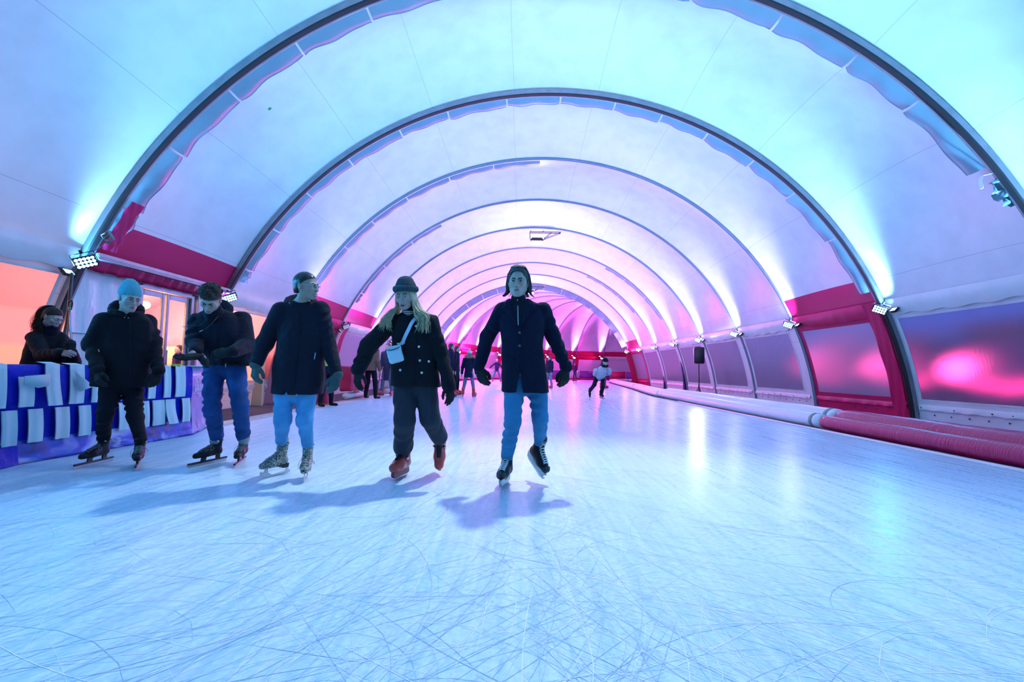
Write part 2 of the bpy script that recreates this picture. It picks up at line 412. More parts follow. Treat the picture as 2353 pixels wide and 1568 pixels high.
# ---- the ice
def ice_mat():
    m = bpy.data.materials.new('ice'); m.use_nodes = True; nt = m.node_tree; N = nt.nodes; L = nt.links
    b = N['Principled BSDF']; b.inputs['Specular IOR Level'].default_value = .55; b.inputs['IOR'].default_value = 1.31
    tc = N.new('ShaderNodeTexCoord')
    def noise(scale, detail, stretch=None, rot=0, dist=0):
        mp = N.new('ShaderNodeMapping'); L.new(tc.outputs['Object'], mp.inputs[0])
        mp.inputs['Rotation'].default_value = (0, 0, rot)
        if stretch: mp.inputs['Scale'].default_value = stretch
        n = N.new('ShaderNodeTexNoise'); n.inputs['Scale'].default_value = scale; n.inputs['Detail'].default_value = detail; n.inputs['Distortion'].default_value = dist
        L.new(mp.outputs[0], n.inputs['Vector']); return n.outputs[0]
    big = noise(.55, 4, (1, .6, 1)); fine = noise(34, 4); streak = noise(2.6, 6, (7, .6, 1), -.62, .5); streak2 = noise(2.2, 5, (7, .45, 1), 1.25, .5)
    sx = N.new('ShaderNodeSeparateXYZ'); L.new(tc.outputs['Object'], sx.inputs[0])
    side = N.new('ShaderNodeMapRange'); L.new(sx.outputs[0], side.inputs[0]); side.inputs[1].default_value = -2.0; side.inputs[2].default_value = 2.6
    mixs = N.new('ShaderNodeMixRGB'); L.new(side.outputs[0], mixs.inputs[0]); L.new(streak.outputs[0] if hasattr(streak, 'outputs') else streak, mixs.inputs[1]); L.new(streak2, mixs.inputs[2])
    def math_(op, a, b_):
        n = N.new('ShaderNodeMath'); n.operation = op
        for i, q in enumerate((a, b_)):
            if isinstance(q, (int, float)): n.inputs[i].default_value = q
            else: L.new(q, n.inputs[i])
        return n.outputs[0]
    frost = math_('ADD', math_('MULTIPLY', mixs.outputs[0], .62), math_('MULTIPLY', fine, .38))
    cr = N.new('ShaderNodeValToRGB'); L.new(frost, cr.inputs[0])
    cr.color_ramp.elements[0].position = .36; cr.color_ramp.elements[0].color = (.40, .64, .78, 1)
    cr.color_ramp.elements[1].position = .60; cr.color_ramp.elements[1].color = (.68, .85, .94, 1)
    L.new(cr.outputs[0], b.inputs['Base Color'])
    # worn, rough ice on the left track, freshly polished on the right
    rr = N.new('ShaderNodeMapRange'); L.new(sx.outputs[0], rr.inputs[0]); rr.inputs[1].default_value = -1.5; rr.inputs[2].default_value = 2.0; rr.inputs[3].default_value = .48; rr.inputs[4].default_value = .30
    ro = math_('ADD', rr.outputs[0], math_('MULTIPLY', math_('SUBTRACT', frost, .5), .5))
    L.new(ro, b.inputs['Roughness'])
    bp = N.new('ShaderNodeBump'); bp.inputs['Strength'].default_value = .25; bp.inputs['Distance'].default_value = .006
    L.new(math_('ADD', frost, math_('MULTIPLY', big, .5)), bp.inputs['Height']); L.new(bp.outputs[0], b.inputs['Normal'])
    return m
M_ICE = ice_mat()
M_SCR_D = mat('skate_cut', (.36, .55, .70), .3)
M_SCR_L = mat('skate_frost', (.95, .97, 1), .55)
ICE_L, ICE_R = -4.72, 5.55
ISL = [(ICE_R, -11), (ICE_R, 0), (ICE_R, 8), (ICE_R, 16), (5.56, 19.5), (5.9, 22.5), (6.4, 26.3), (7.0, 32), (7.6, 38), (8.05, 41.6), (8.5, 43.4), (9.6, 44.7), (11, 45.2), (13, 45.3)]
outer = [(ICE_L, -11), (ICE_L, 36)] + [(PVX - (PVX-ICE_L)*math.cos(math.radians(q)), PVY + (PVX-ICE_L)*math.sin(math.radians(q))) for q in range(5, 100, 5)]
poly = outer + ISL[::-1]
v = [(x, y, 0) for x, y in poly]; n = len(v)
v += [(x, y, -.2) for x, y in poly]
f = [tuple(range(n))[::-1]] + [(i, (i+1) % n, n+(i+1) % n, n+i) for i in range(n)]
fm = [0]*len(f)
# blade cuts: thin curved ribbons lying on the ice
rs = np.random.RandomState(5)
def ribbon(pts, w, mi, z):
    b0 = len(v); m_ = len(pts)
    for i, p in enumerate(pts):
        q = pts[min(i+1, m_-1)] - pts[max(i-1, 0)]; q = q/np.hypot(*q); nrm = np.array((-q[1], q[0]))
        ww = w*(.25 + .75*math.sin(PI*(i+.5)/m_))
        for s_ in (-1, 1):
            c = p + nrm*ww*s_; v.append((c[0], c[1], z))
    for i in range(m_-1):
        f.append((b0+2*i, b0+2*i+2, b0+2*i+3, b0+2*i+1)); fm.append(mi)
for i in range(5200):
    y = 1.0 + rs.uniform(0, 1)**1.8*9 if i < 4500 else rs.uniform(5, 30)
    x = rs.uniform(ICE_L+.3, ICE_R-.3)
    base = (.95 if x < .3 else 2.35) if rs.rand() < .72 else rs.uniform(0, PI)
    if x > 1 and rs.rand() < .5: base = 2.75
    th = base + rs.normal(0, .28); L_ = rs.uniform(.25, 1.5)*(1.6 if rs.rand() < .15 else 1); cv = rs.normal(0, .55)
    if rs.rand() < .05: cv = rs.choice([-1, 1])*rs.uniform(1.5, 3.2)
    ns = 10; p = np.array((x, y)); pts = []
    for q in range(ns+1):
        pts.append(p.copy()); p = p + np.array((math.cos(th), math.sin(th)))*L_/ns; th += cv*L_/ns
    pts = np.array(pts)
    if pts[:, 0].min() < ICE_L+.05 or pts[:, 0].max() > ICE_R-.05: continue
    dark = rs.rand() < (.62 if x < .8 else .22)
    ribbon(pts, rs.uniform(.0005, .0014)*(1 + max(0, y-5)*.06), 1 if dark else 2, .0012 + .0004*rs.rand())
ice = mesh_obj('floor', v, f, [M_ICE, M_SCR_D, M_SCR_L], None, False, fm); tag(ice, kind='structure')
M_GROUND = mat('dark_ground', (.05, .055, .06), .9, var=.3, vscale=3, bump=.3, bscale=12)
o = mesh_obj('floor', [(-60, -40, -.215), (70, -40, -.215), (70, 90, -.215), (-60, 90, -.215)], [(0, 1, 2, 3)], M_GROUND, smooth=False); tag(o, kind='structure')
# light plank deck along the left edge of the ice
M_DECK = mat('pale_deck', (.62, .58, .56), .7, var=.15, vscale=6, bump=.2, bscale=30)
d = MB(); d.box((ICE_L-.25, 12.0, -.11), (.48, 46, .2), bev=.01)
o = d.build('trim_1', M_DECK); tag(o, kind='structure')
M_EDGE = mat('white_edge_board', (.8, .82, .84), .5)
d = MB(); d.box((ICE_R+.03, 3.2, -.08), (.05, 26, .2), bev=.006)
o = d.build('trim_2', M_EDGE); tag(o, kind='structure')
# ================================================================== lamps
def flood_parts(root, led):
    """LED floodlight: face looks along local -Y, hangs from a U bracket"""
    h = MB(); h.box((0, 0, 0), (.34, .085, .22), bev=.014)
    for i in range(9): h.box((-.14 + .035*i, .058, 0), (.008, .04, .18))
    h.box((0, -.04, .105), (.35, .05, .02), bev=.004)
    a = h.build('housing', M_BLACK, root); shade_auto(a)
    g = MB()
    for i in range(5):
        for j in range(3):
            P = []
            for q in range(4):
                r_ = .0295*math.cos(q*.5); P.append([Vector((-.124 + .062*i + r_*math.cos(2*PI*k/10), -.044 - .012*math.sin(q*.5), -.066 + .066*j + r_*math.sin(2*PI*k/10))) for k in range(10)])
            g.grid(P, 0, closed=True); g.add([p for p in P[3]], [tuple(range(10))])
    b = g.build('led_panel', led, root)
    br = MB(); br.box((-.182, .02, .07), (.012, .03, .2)); br.box((.182, .02, .07), (.012, .03, .2)); br.box((0, .02, .17), (.376, .03, .012))
    br.box((0, .02, .2), (.05, .05, .06), bev=.006)
    br.build('bracket', M_BLACK, root)
def copy_tree(o, parent=None):
    c = o.copy(); C.objects.link(c); c.parent = parent
    for ch in list(o.children): copy_tree(ch, c)
    return c
def aim(o, direction, roll=0.0):
    q = Vector(direction).to_track_quat('-Y', 'Z'); o.rotation_mode = 'QUATERNION'
    o.rotation_quaternion = q @ Matrix.Rotation(roll, 3, 'Y').to_quaternion()
def spot(parent, colour, power, size_deg, blend=1.0, radius=.12, off=(0, -.09, 0)):
    d = bpy.data.lights.new('lamp_light', 'SPOT'); d.color = colour; d.energy = power; d.spot_size = math.radians(size_deg); d.spot_blend = blend; d.shadow_soft_size = radius
    l = bpy.data.objects.new('lamp_light', d); link(l, parent); l.location = off
    l.rotation_euler = (PI/2, 0, PI)      # shines along the parent's -Y
    l.rotation_euler = (-PI/2, 0, 0) if False else (PI/2, 0, 0)
    l.matrix_parent_inverse = Matrix.Identity(4)
    l.rotation_euler = Vector((0, -1, 0)).to_track_quat('-Z', 'Y').to_euler()
    return l
ORD = {-2: 'second behind', -1: 'first behind', 0: 'nearest', 1: 'first', 2: 'first full', 3: 'second full', 4: 'third', 5: 'fourth', 6: 'fifth', 7: 'sixth', 8: 'seventh', 9: 'eighth', 10: 'ninth'}
protos = {}
def flood(loc, direction, kind, led, label, group, roll=0.0):
    if kind+led.name not in protos:
        r = empty('floodlight', loc, label, 'lamp', group); flood_parts(r, led); protos[kind+led.name] = r
    else:
        src = protos[kind+led.name]; r = src.copy(); C.objects.link(r); tag(r, label, 'lamp', group)
        for ch in src.children:
            if ch.type == 'LIGHT': continue
            c = ch.copy(); C.objects.link(c); c.parent = r
    r.location = loc; aim(r, direction, roll)
    return r
NTH = ['', 'first', 'second', 'third', 'fourth', 'fifth', 'sixth', 'seventh', 'eighth', 'ninth', 'tenth']
for n in range(-1, 11):
    for side in (-1, 1):
        sd = 'left' if side < 0 else 'right'
        col = lamp_colour(n)
        x, z = prof(A_E if side > 0 else PI - A_E, RB - .30)
        z += .0
        p = path(n, x, z) + Vector((0, -.20, 0))
        off = (n == 5 and side < 0)
        led = M_LEDOFF if off else M_LED
        where = '%s arch on the %s' % (NTH[n-1], sd) if n >= 2 else '%s arch on the %s, outside the picture' % ({-1: 'rearmost', 0: 'rear', 1: 'nearest'}[n], sd)
        r = flood(p, (-side*.70, -.66, -.30), 'd', led, ('unlit floodlight' if off else 'lit floodlight') + ' facing the ice, ' + where, 'floodlights facing the ice', side*.45); r.scale = (.82, .82, .82)
        if not off: spot(r, col, P_DOWN*(5.0 if n <= 1 else 5.0 if (n == 6 and side > 0) else 1.0), 150, 1.0, .12)
        x, z = prof(A_E-.012 if side > 0 else PI - A_E+.012, RB - .13)
        p = path(n, x, z) + (Vector((0, -.36, 0)) if side > 0 else Vector((-.02, -.26, -.16)))
        # uplight, grazing along the arch
        x2, z2 = prof(math.radians(76) if side > 0 else PI - math.radians(76), RB)
        tgt = path(n, x2, z2) + Vector((0, .05, 0))
        if n >= 0:
            r = flood(p, tgt - p, 'u', led, 'small uplight at the foot of the ' + where, 'floodlights turned up the arches', 0)
            r.scale = (.5, .5, .5)
            if not off: spot(r, (.27, .56, 1.0) if n <= 3 else up_colour(n), P_UP*(.9 if n <= 3 else .6), 100, 1.0, .08).scale = (.36, 1, 1)
            if not off and n > 0:     # its tight beam, reaching over the crown of the vault
                l3 = spot(r, up_colour(n) if n > 3 else (.24, .46, 1.0) if n == 3 else (.42, .62, 1.0), P_UP*(.9 if n <= 2 else 1.5), 58, 1.0, .08); l3.scale = (.5, 1, 1)
                x3, z3 = prof(math.radians(104) if side > 0 else PI - math.radians(104), RB); d3 = r.rotation_quaternion.inverted() @ (path(n, x3, z3) + Vector((0, -.30, 0)) - p)
                l3.rotation_euler = d3.to_track_quat('-Z', 'Y').to_euler()
            if not off:     # the same lamp's wide spill, thrown on down the tunnel
                l2 = spot(r, up_colour(n), P_UP*.55, 125, 1.0, .08)
                x3, z3 = prof(math.radians(88), RB); d3 = r.rotation_quaternion.inverted() @ (path(n+1, x3, z3) + Vector((0, -.4, 0)) - p)
                l2.rotation_euler = d3.to_track_quat('-Z', 'Y').to_euler()
# lamps of the bend: on the outer wall
for j in range(1, 9):
    x, z = prof(PI - A_E, RB - .30); ph = j*DPH
    p = path(10 + j, x, z) + Vector((-math.sin(ph)*.25, -math.cos(ph)*.25, 0))
    inw = Vector((math.cos(ph), -math.sin(ph), 0)) ; tan = Vector((math.sin(ph), math.cos(ph), 0))
    r = flood(p, inw*.70 - tan*.60 + Vector((0, 0, -.25)), 'd', M_LEDP, 'lit floodlight %s along the pink far bend' % ['', 'leftmost', 'second', 'third', 'fourth', 'fifth', 'sixth', 'seventh', 'last'][j], 'floodlights of the far bend', .3)
    spot(r, HOT, P_DOWN*13, 165, 1.0, .12)
    x2, z2 = prof(PI - math.radians(62), RB); tgt = path(10+j, x2, z2)
    x, z = prof(PI - A_E - .02, RB - .16); p = path(10 + j, x, z) - tan*.5
    r = flood(p, tgt - p, 'u', M_LEDP, 'small floodlight turned up the arch, %s of the pink far bend' % ['', 'leftmost', 'second', 'third', 'fourth', 'fifth', 'sixth', 'seventh', 'last'][j], 'uplights of the far bend', 0)
    r.scale = (.6, .6, .6)
    spot(r, PINK, P_UP*1.3, 100, 1.0, .08).scale = (.32, 1, 1)
# ridge lamps hung under every fourth arch
for n, lab in ((2, 'warm white lamp hung under the ridge above the skaters'), (6, 'warm white ridge lamp hung on a small truss, in the middle of the vault'), (10, 'warm white ridge lamp far down the vault')):
    p = path(n, X0, ZC + RB - .62) if n > 2 else Vector((X0, 6.55, 7.52))
    r = empty('ridge_lamp', p, lab, 'lamp', 'ridge lamps')
    b = MB(); b.box((0, 0, .0), (.62, .26, .10), bev=.02); b.box((0, 0, .07), (.5, .2, .06), bev=.01)
    shade_auto(b.build('lamp_housing', M_BLACK, r))
    b = MB(); b.box((0, 0, -.12), (.56, .24, .16), bev=.03); b.build('lamp_glass', M_LEDW, r)
    b = MB()
    for y_ in (-.1, .1) if n > 2 else ():
        b.tube([(-.35, y_, .38), (1.15, y_, .38)], .018); b.tube([(-.35, y_, .38), (-.33, y_, .05)], .014); b.tube([(.33, y_, .05), (1.15, y_, .38)], .014); b.tube([(.33, y_, .05), (.7, y_, .38)], .012)
    b.tube([(-.3, 0, .05 if n == 2 else .4), (-.3, 0, .40 if n == 2 else .46)], .02); b.tube([(.3, 0, .05 if n == 2 else .4), (.3, 0, .40 if n == 2 else .46)], .02)
    b.build('hanging_truss', M_DARK, r)
    d = bpy.data.lights.new('lamp_light', 'POINT'); d.color = (.62, .66, 1.0) if n > 2 else (.95, .95, 1.0); d.energy = P_APEX if n > 2 else P_APEX*.45; d.shadow_soft_size = .18
    l = bpy.data.objects.new('lamp_light', d); link(l, r); l.location = (0, 0, -.34)
    if n == 2:
        d = bpy.data.lights.new('lamp_light', 'SPOT'); d.color = (.78, .90, 1.0); d.energy = P_APEX*5.2; d.spot_size = math.radians(66); d.spot_blend = 1.0; d.shadow_soft_size = .16
        l = bpy.data.objects.new('lamp_light', d); link(l, r); l.location = (0, 0, -.30); l.rotation_euler = (Vector((.4, 3.5, 0)) - Vector((X0, 6.55, 7.22))).to_track_quat('-Z', 'Y').to_euler()
# ================================================================== solid modelling with distance fields
f4 = np.float32
def V(*a): return np.array(a, dtype=f4)
def A3(p): return np.array(tuple(p), dtype=f4)
def _n(i): 
    i = i.astype(np.int64)
    h = (i[:, 0]*73856093) ^ (i[:, 1]*19349663) ^ (i[:, 2]*83492791)
    h = (h ^ (h >> 13))*1274126177 & 0x7fffffff
    return (h % 100003).astype(f4)/50001.5 - 1
def vnoise(P, s):
    Q = P*f4(s); I = np.floor(Q); fr = (Q-I).astype(f4); fr = fr*fr*(3-2*fr); out = np.zeros(len(P), f4)
    for a in (0, 1):
        for b in (0, 1):
            for c in (0, 1):
                w = (fr[:, 0] if a else 1-fr[:, 0])*(fr[:, 1] if b else 1-fr[:, 1])*(fr[:, 2] if c else 1-fr[:, 2])
                out += w*_n(I + np.array((a, b, c), f4))
    return out
def smin(a, b, k):
    if k <= 0: return np.minimum(a, b)
    h = np.maximum(k - np.abs(a-b), 0)/k
    return np.minimum(a, b) - h*h*k*f4(.25)
def smax(a, b, k): return -smin(-a, -b, k)
def U(k, *fs):
    def g(P):
        d = fs[0](P)
        for q in fs[1:]: d = smin(d, q(P), k)
        return d
    return g
def SUB(k, a, b): return lambda P: smax(a(P), -b(P), k)
def INT(k, a, b): return lambda P: smax(a(P), b(P), k)
def cap(a, b, ra, rb=None, wr=None, flat=None):
    """tapered limb; wr=(amplitude, waves per metre) adds cloth creases; flat=(axis, factor) squashes it"""
    a = A3(a); b = A3(b); rb = ra if rb is None else rb; ab = b-a; L2 = float(ab @ ab) + 1e-9; L_ = math.sqrt(L2)
    def g(P):
        pa = P - a
        t = np.clip(pa @ ab/L2, 0, 1)
        q = pa - t[:, None]*ab
        if flat is not None:
            ax = A3(flat[0]); c = q @ ax; q = q + np.outer(c*(flat[1]-1), ax)
        d = np.sqrt((q*q).sum(1)) - (ra + (rb-ra)*t)
        if wr is not None:
            n1 = vnoise(P, 6.0); w = np.sin(t*L_*wr[1]*2*PI + 4.5*n1 + (q @ np.array((16, 24, 9), f4)))
            d = d - f4(wr[0])*w*np.clip(1.8*vnoise(P + f4(3.7), 5.0)+.25, 0, 1) - f4(wr[0]*.5)*vnoise(P, 17)
        return d.astype(f4)
    return g
KS = 1.0
def capw(a, b, ra, rb=None, wr=None, flat=None): return cap(a, b, ra*KS, None if rb is None else rb*KS, wr, flat)
def chainw(pts, rs, k=.02, wr=None): return chain(pts, [r*KS for r in rs], k, wr)
def chain(pts, rs, k=.02, wr=None):
    fs = [cap(pts[i], pts[i+1], rs[i], rs[i+1], wr) for i in range(len(pts)-1)]
    return U(k, *fs)
def ell(c, r, M=None):
    c = A3(c); r = np.array(r, f4); M = None if M is None else np.array(M, f4)
    def g(P):
        q = P - c
        if M is not None: q = q @ M
        k0 = np.sqrt(((q/r)**2).sum(1)); k1 = np.sqrt(((q/(r*r))**2).sum(1)) + 1e-9
        return (k0*(k0-1)/k1).astype(f4)
    return g
def loft(rows, yaw=0.0, p=2.3):
    """stack of rounded slices (z, cx, cy, half width, half depth), turned by yaw"""
    r = np.array(sorted(rows), dtype=np.float64); zs = r[:, 0]; c, s = math.cos(yaw), math.sin(yaw)
    def g(P):
        z = P[:, 2]
        I = lambda j: np.interp(z, zs, r[:, j]).astype(f4)
        dx = P[:, 0]-I(1); dy = P[:, 1]-I(2); hw = I(3); hd = I(4)
        x = c*dx + s*dy; y = -s*dx + c*dy
        k = ((np.abs(x)/hw)**p + (np.abs(y)/hd)**p)**(1/p)
        d = (k-1)*np.minimum(hw, hd)
        e = np.maximum(zs[0]-z, z-zs[-1]).astype(f4)
        return smax(d, e, .012)
    return g
def box_f(c, half, M=None, r=.0):
    c = A3(c); half = np.array(half, f4)-r; M = None if M is None else np.array(M, f4)
    def g(P):
        q = P-c
        if M is not None: q = q @ M
        q = np.abs(q)-half
        return (np.sqrt((np.maximum(q, 0)**2).sum(1)) + np.minimum(q.max(1), 0) - r).astype(f4)
    return g
def local(f, c, M, s=1.0):
    c = A3(c); M = np.array(M, f4)
    return lambda P: f(((P-c) @ M)/f4(s))*f4(s)
def ring(c, rx, ry, r, M=None, n=14, rfun=None, zfun=None):
    pts = []; rr = []
    for i in range(n+1):
        a = 2*PI*i/n; pts.append((rx*math.cos(a), ry*math.sin(a), zfun(a) if zfun else 0)); rr.append(rfun(a) if rfun else r)
    f = chain(pts, rr, .01)
    return local(f, c, np.eye(3) if M is None else M)
def noisy(f, amp, s, amp2=0, s2=1):
    def g(P):
        d = f(P) + f4(amp)*vnoise(P, s)
        if amp2: d = d + f4(amp2)*vnoise(P, s2)
        return d
    return g
def nets(D, lo, h):
    ins = D < 0
    nx, ny, nz = D.shape
    cnt = np.zeros((nx-1, ny-1, nz-1), np.int8)
    for a in (0, 1):
        for b in (0, 1):
            for c in (0, 1): cnt += ins[a:nx-1+a, b:ny-1+b, c:nz-1+c]
    act = (cnt > 0) & (cnt < 8)
    I = np.argwhere(act); idx = -np.ones(act.shape, np.int64); idx[act] = np.arange(len(I))
    S_ = np.zeros((len(I), 3)); W_ = np.zeros(len(I))
    cor = [(a, b, c) for a in (0, 1) for b in (0, 1) for c in (0, 1)]
    dv = {q: D[I[:, 0]+q[0], I[:, 1]+q[1], I[:, 2]+q[2]] for q in cor}
    for p in cor:
        for ax in range(3):
            if p[ax]: continue
            q = list(p); q[ax] = 1; q = tuple(q)
            d0, d1 = dv[p], dv[q]; x = (d0 < 0) != (d1 < 0)
            t = np.where(x, d0/np.where(np.abs(d0-d1) < 1e-12, 1, d0-d1), 0)
            for j in range(3): S_[:, j] += x*(p[j] + (t if j == ax else 0))
            W_ += x
    v = (I + S_/W_[:, None])*h + np.asarray(lo)
    F_ = []
    for ax in range(3):
        o = [(1, 2), (2, 0), (0, 1)][ax]
        sl0 = [slice(None)]*3; sl1 = [slice(None)]*3
        sl0[ax] = slice(0, -1); sl1[ax] = slice(1, None)
        e = ins[tuple(sl0)] != ins[tuple(sl1)]
        J = np.argwhere(e); J = J[(J[:, o[0]] > 0) & (J[:, o[1]] > 0) & (J[:, o[0]] < D.shape[o[0]]-1) & (J[:, o[1]] < D.shape[o[1]]-1)]
        u = np.zeros(3, int); u[o[0]] = 1; w = np.zeros(3, int); w[o[1]] = 1
        g = lambda K: idx[K[:, 0], K[:, 1], K[:, 2]]
        q = np.stack([g(J-u-w), g(J-w), g(J), g(J-u)], 1)
        fl = ins[J[:, 0], J[:, 1], J[:, 2]]
        q[~fl] = q[~fl][:, ::-1]
        F_.append(q)
    return v, np.concatenate(F_)
def relax(v, f, it, k=.5):
    e = np.concatenate([f[:, [0, 1]], f[:, [1, 2]], f[:, [2, 3]], f[:, [3, 0]]])
    n = np.bincount(e.ravel(), minlength=len(v)).astype(float)[:, None]
    for _ in range(it):
        s = np.zeros_like(v)
        for j in range(3):
            s[:, j] = np.bincount(e[:, 0], v[e[:, 1], j], len(v)) + np.bincount(e[:, 1], v[e[:, 0], j], len(v))
        v = v + k*(s/np.maximum(n, 1) - v)
    return v
def solid(f, lo, hi, h, it=1):
    B = 8; lo = np.array(lo, float)-2*h; hi = np.array(hi, float)+2*h
    nb = np.ceil((hi-lo)/(h*B)).astype(int) + 1
    g = np.stack(np.meshgrid(*[np.arange(n) for n in nb], indexing='ij'), -1).reshape(-1, 3)
    cen = (lo + (g*B + (B-1)/2)*h).astype(f4)
    dc = f(cen)
    D = np.repeat(np.repeat(np.repeat(dc.reshape(nb), B, 0), B, 1), B, 2).astype(f4)
    a = np.abs(dc) < h*B*1.6 + .012
    off = np.stack(np.meshgrid(*[np.arange(B)]*3, indexing='ij'), -1).reshape(-1, 3)
    ga = g[a]
    for c0 in range(0, len(ga), 600):
        gg = ga[c0:c0+600]
        ii = (gg[:, None, :]*B + off[None]).reshape(-1, 3)
        D[ii[:, 0], ii[:, 1], ii[:, 2]] = f((lo + ii*h).astype(f4))
    v, q = nets(D, lo, h)
    if it: v = relax(v, q, it)
    return v, q
def quick_mesh(name, v, q, mats, parent, fmat=None):
    me = bpy.data.meshes.new(name)
    o0 = np.array(root_loc(parent))
    vv = (v - o0).astype(f4); q = q.astype(np.int32)
    me.vertices.add(len(vv)); me.vertices.foreach_set('co', vv.ravel())
    me.loops.add(q.size); me.loops.foreach_set('vertex_index', q.ravel())
    me.polygons.add(len(q)); me.polygons.foreach_set('loop_start', np.arange(0, q.size, 4, dtype=np.int32))
    me.polygons.foreach_set('use_smooth', np.ones(len(q), bool))
    for m in (mats if isinstance(mats, (list, tuple)) else [mats]): me.materials.append(m)
    if fmat is not None: me.polygons.foreach_set('material_index', np.asarray(fmat, dtype=np.int32))
    me.update(calc_edges=True)
    o = bpy.data.objects.new(name, me); return link(o, parent)
def root_loc(o):
    while o is not None and o.parent is not None: o = o.parent
    return tuple(o.location) if o is not None else (0, 0, 0)
def part(name, f, lo, hi, h, m, parent, it=1, fmat=None):
    v, q = solid(f, lo, hi, h, it)
    fm = None
    if fmat is not None: fm = fmat(v[q].mean(1))
    return quick_mesh(name, v, q, m, parent, fm)
def bounds(pts, pad):
    a = np.array([tuple(p) for p in pts]); return a.min(0)-pad, a.max(0)+pad
class WMB(MB):
    """MB in world space for a child of a person"""
    def out(s, name, m, parent, smooth=True):
        o0 = Vector(root_loc(parent)); s.v = [tuple(Vector(p)-o0) for p in s.v]
        return s.build(name, m, parent, smooth)
from mathutils.bvhtree import BVHTree
def tree_of(o):
    o0 = Vector(root_loc(o)); me = o.data
    return BVHTree.FromPolygons([v.co + o0 for v in me.vertices], [tuple(p.vertices) for p in me.polygons])
CAMP = Vector((0, 0, 1.0))
def atk(px, py, Y): return at(px, py, Y*KS)
def hit(tree, px, py, off=.004):
    d = (at(px, py, 1.0) - CAMP).normalized()
    p, n, i, t = tree.ray_cast(CAMP, d)
    if p is None: return None
    return p + n*off
def strip(tree, pts, w, th=.004, n=6, mb=None, steps=10):
    """ribbon of width w (m) laid on a garment along photo points"""
    mb = mb or WMB(); P = []
    pl = []
    for i in range(len(pts)-1):
        for k in range(steps):
            u = k/steps; pl.append((pts[i][0]+(pts[i+1][0]-pts[i][0])*u, pts[i][1]+(pts[i+1][1]-pts[i][1])*u))
    pl.append(pts[-1])
    Q = [hit(tree, *p, off=th) for p in pl]; Q = [q for q in Q if q is not None]
    if len(Q) > 1: mb.tube(Q, w/2, 8, flat=max(.25, th*1.6/w), up=(0, -1, 0))
    return mb
def ground(px, py):
    d = at(px, py, 1.0) - CAMP; k = -1.0/d.z
    return CAMP + d*k
def rotm(yaw=0, pitch=0, roll=0):
    return np.array(Matrix.Rotation(yaw, 3, 'Z') @ Matrix.Rotation(pitch, 3, 'X') @ Matrix.Rotation(roll, 3, 'Y'))
def frame(fwd, up):
    f_ = Vector(fwd).normalized(); u = Vector(up); u = (u - f_*u.dot(f_)).normalized(); l = u.cross(f_)
    return np.array([[f_.x, l.x, u.x], [f_.y, l.y, u.y], [f_.z, l.z, u.z]])
# ------------------------------------------------------------------ heads
def head_f(fem=False, smile=0.0):
    s = .93 if fem else 1.0
    fs = [ell((0, .014, .032), (.0755, .096, .088)), ell((0, -.026, -.03), (.060*s, .064, .084 if not fem else .080))]
    skull = U(.03, *fs)
    jr, jx, cz, cr_ = (.019, .052, -.098, .024) if not fem else (.0155, .045, -.094, .018)
    bone = U(.022, skull, ell((0, -.066, cz), (cr_, .022, .019 if not fem else .016)),
             cap((jx, .004, -.050), (.018, -.060, cz), jr, jr-.002), cap((-jx, .004, -.050), (-.018, -.060, cz), jr, jr-.002),
             ell((.043, -.060, -.024), (.023, .021, .022)), ell((-.043, -.060, -.024), (.023, .021, .022)))
    brow = U(.012, cap((.010, -.087, .019), (.046, -.073, .017), .0105 if not fem else .008), cap((-.010, -.087, .019), (-.046, -.073, .017), .0105 if not fem else .008))
    f = U(.016, bone, brow)
    sock = U(.004, ell((.031, -.100, .000), (.021, .022, .013)), ell((-.031, -.100, .000), (.021, .022, .013)))
    f = SUB(.014, f, sock)
    lids = U(0, ell((.031, -.0765, -.001), (.0155, .0145, .0135)), ell((-.031, -.0765, -.001), (.0155, .0145, .0135)))
    f = U(.006, f, lids)
    nq = .82 if fem else 1.0
    nose = U(.010, cap((0, -.086, .012), (0, -.109+.004*fem, -.034), .0075*nq, .0118*nq), ell((.0115*nq, -.097, -.037), (.0085*nq, .011, .008)), ell((-.0115*nq, -.097, -.037), (.0085*nq, .011, .008)))
    f = U(.010, f, nose)
    mouth = U(.010, ell((0, -.082, -.070), (.026, .016, .017)))
    f = U(.014, f, mouth)
    ears = []
    for q in (-1, 1):
        M_ = rotm(q*.35, 0, q*.12)
        e = SUB(.006, ell((q*.077, .012, -.006), (.0095, .019, .031), M_), ell((q*.087, .006, -.004), (.007, .010, .019), M_))
        ears.append(e)
    return U(.006, f, *ears)
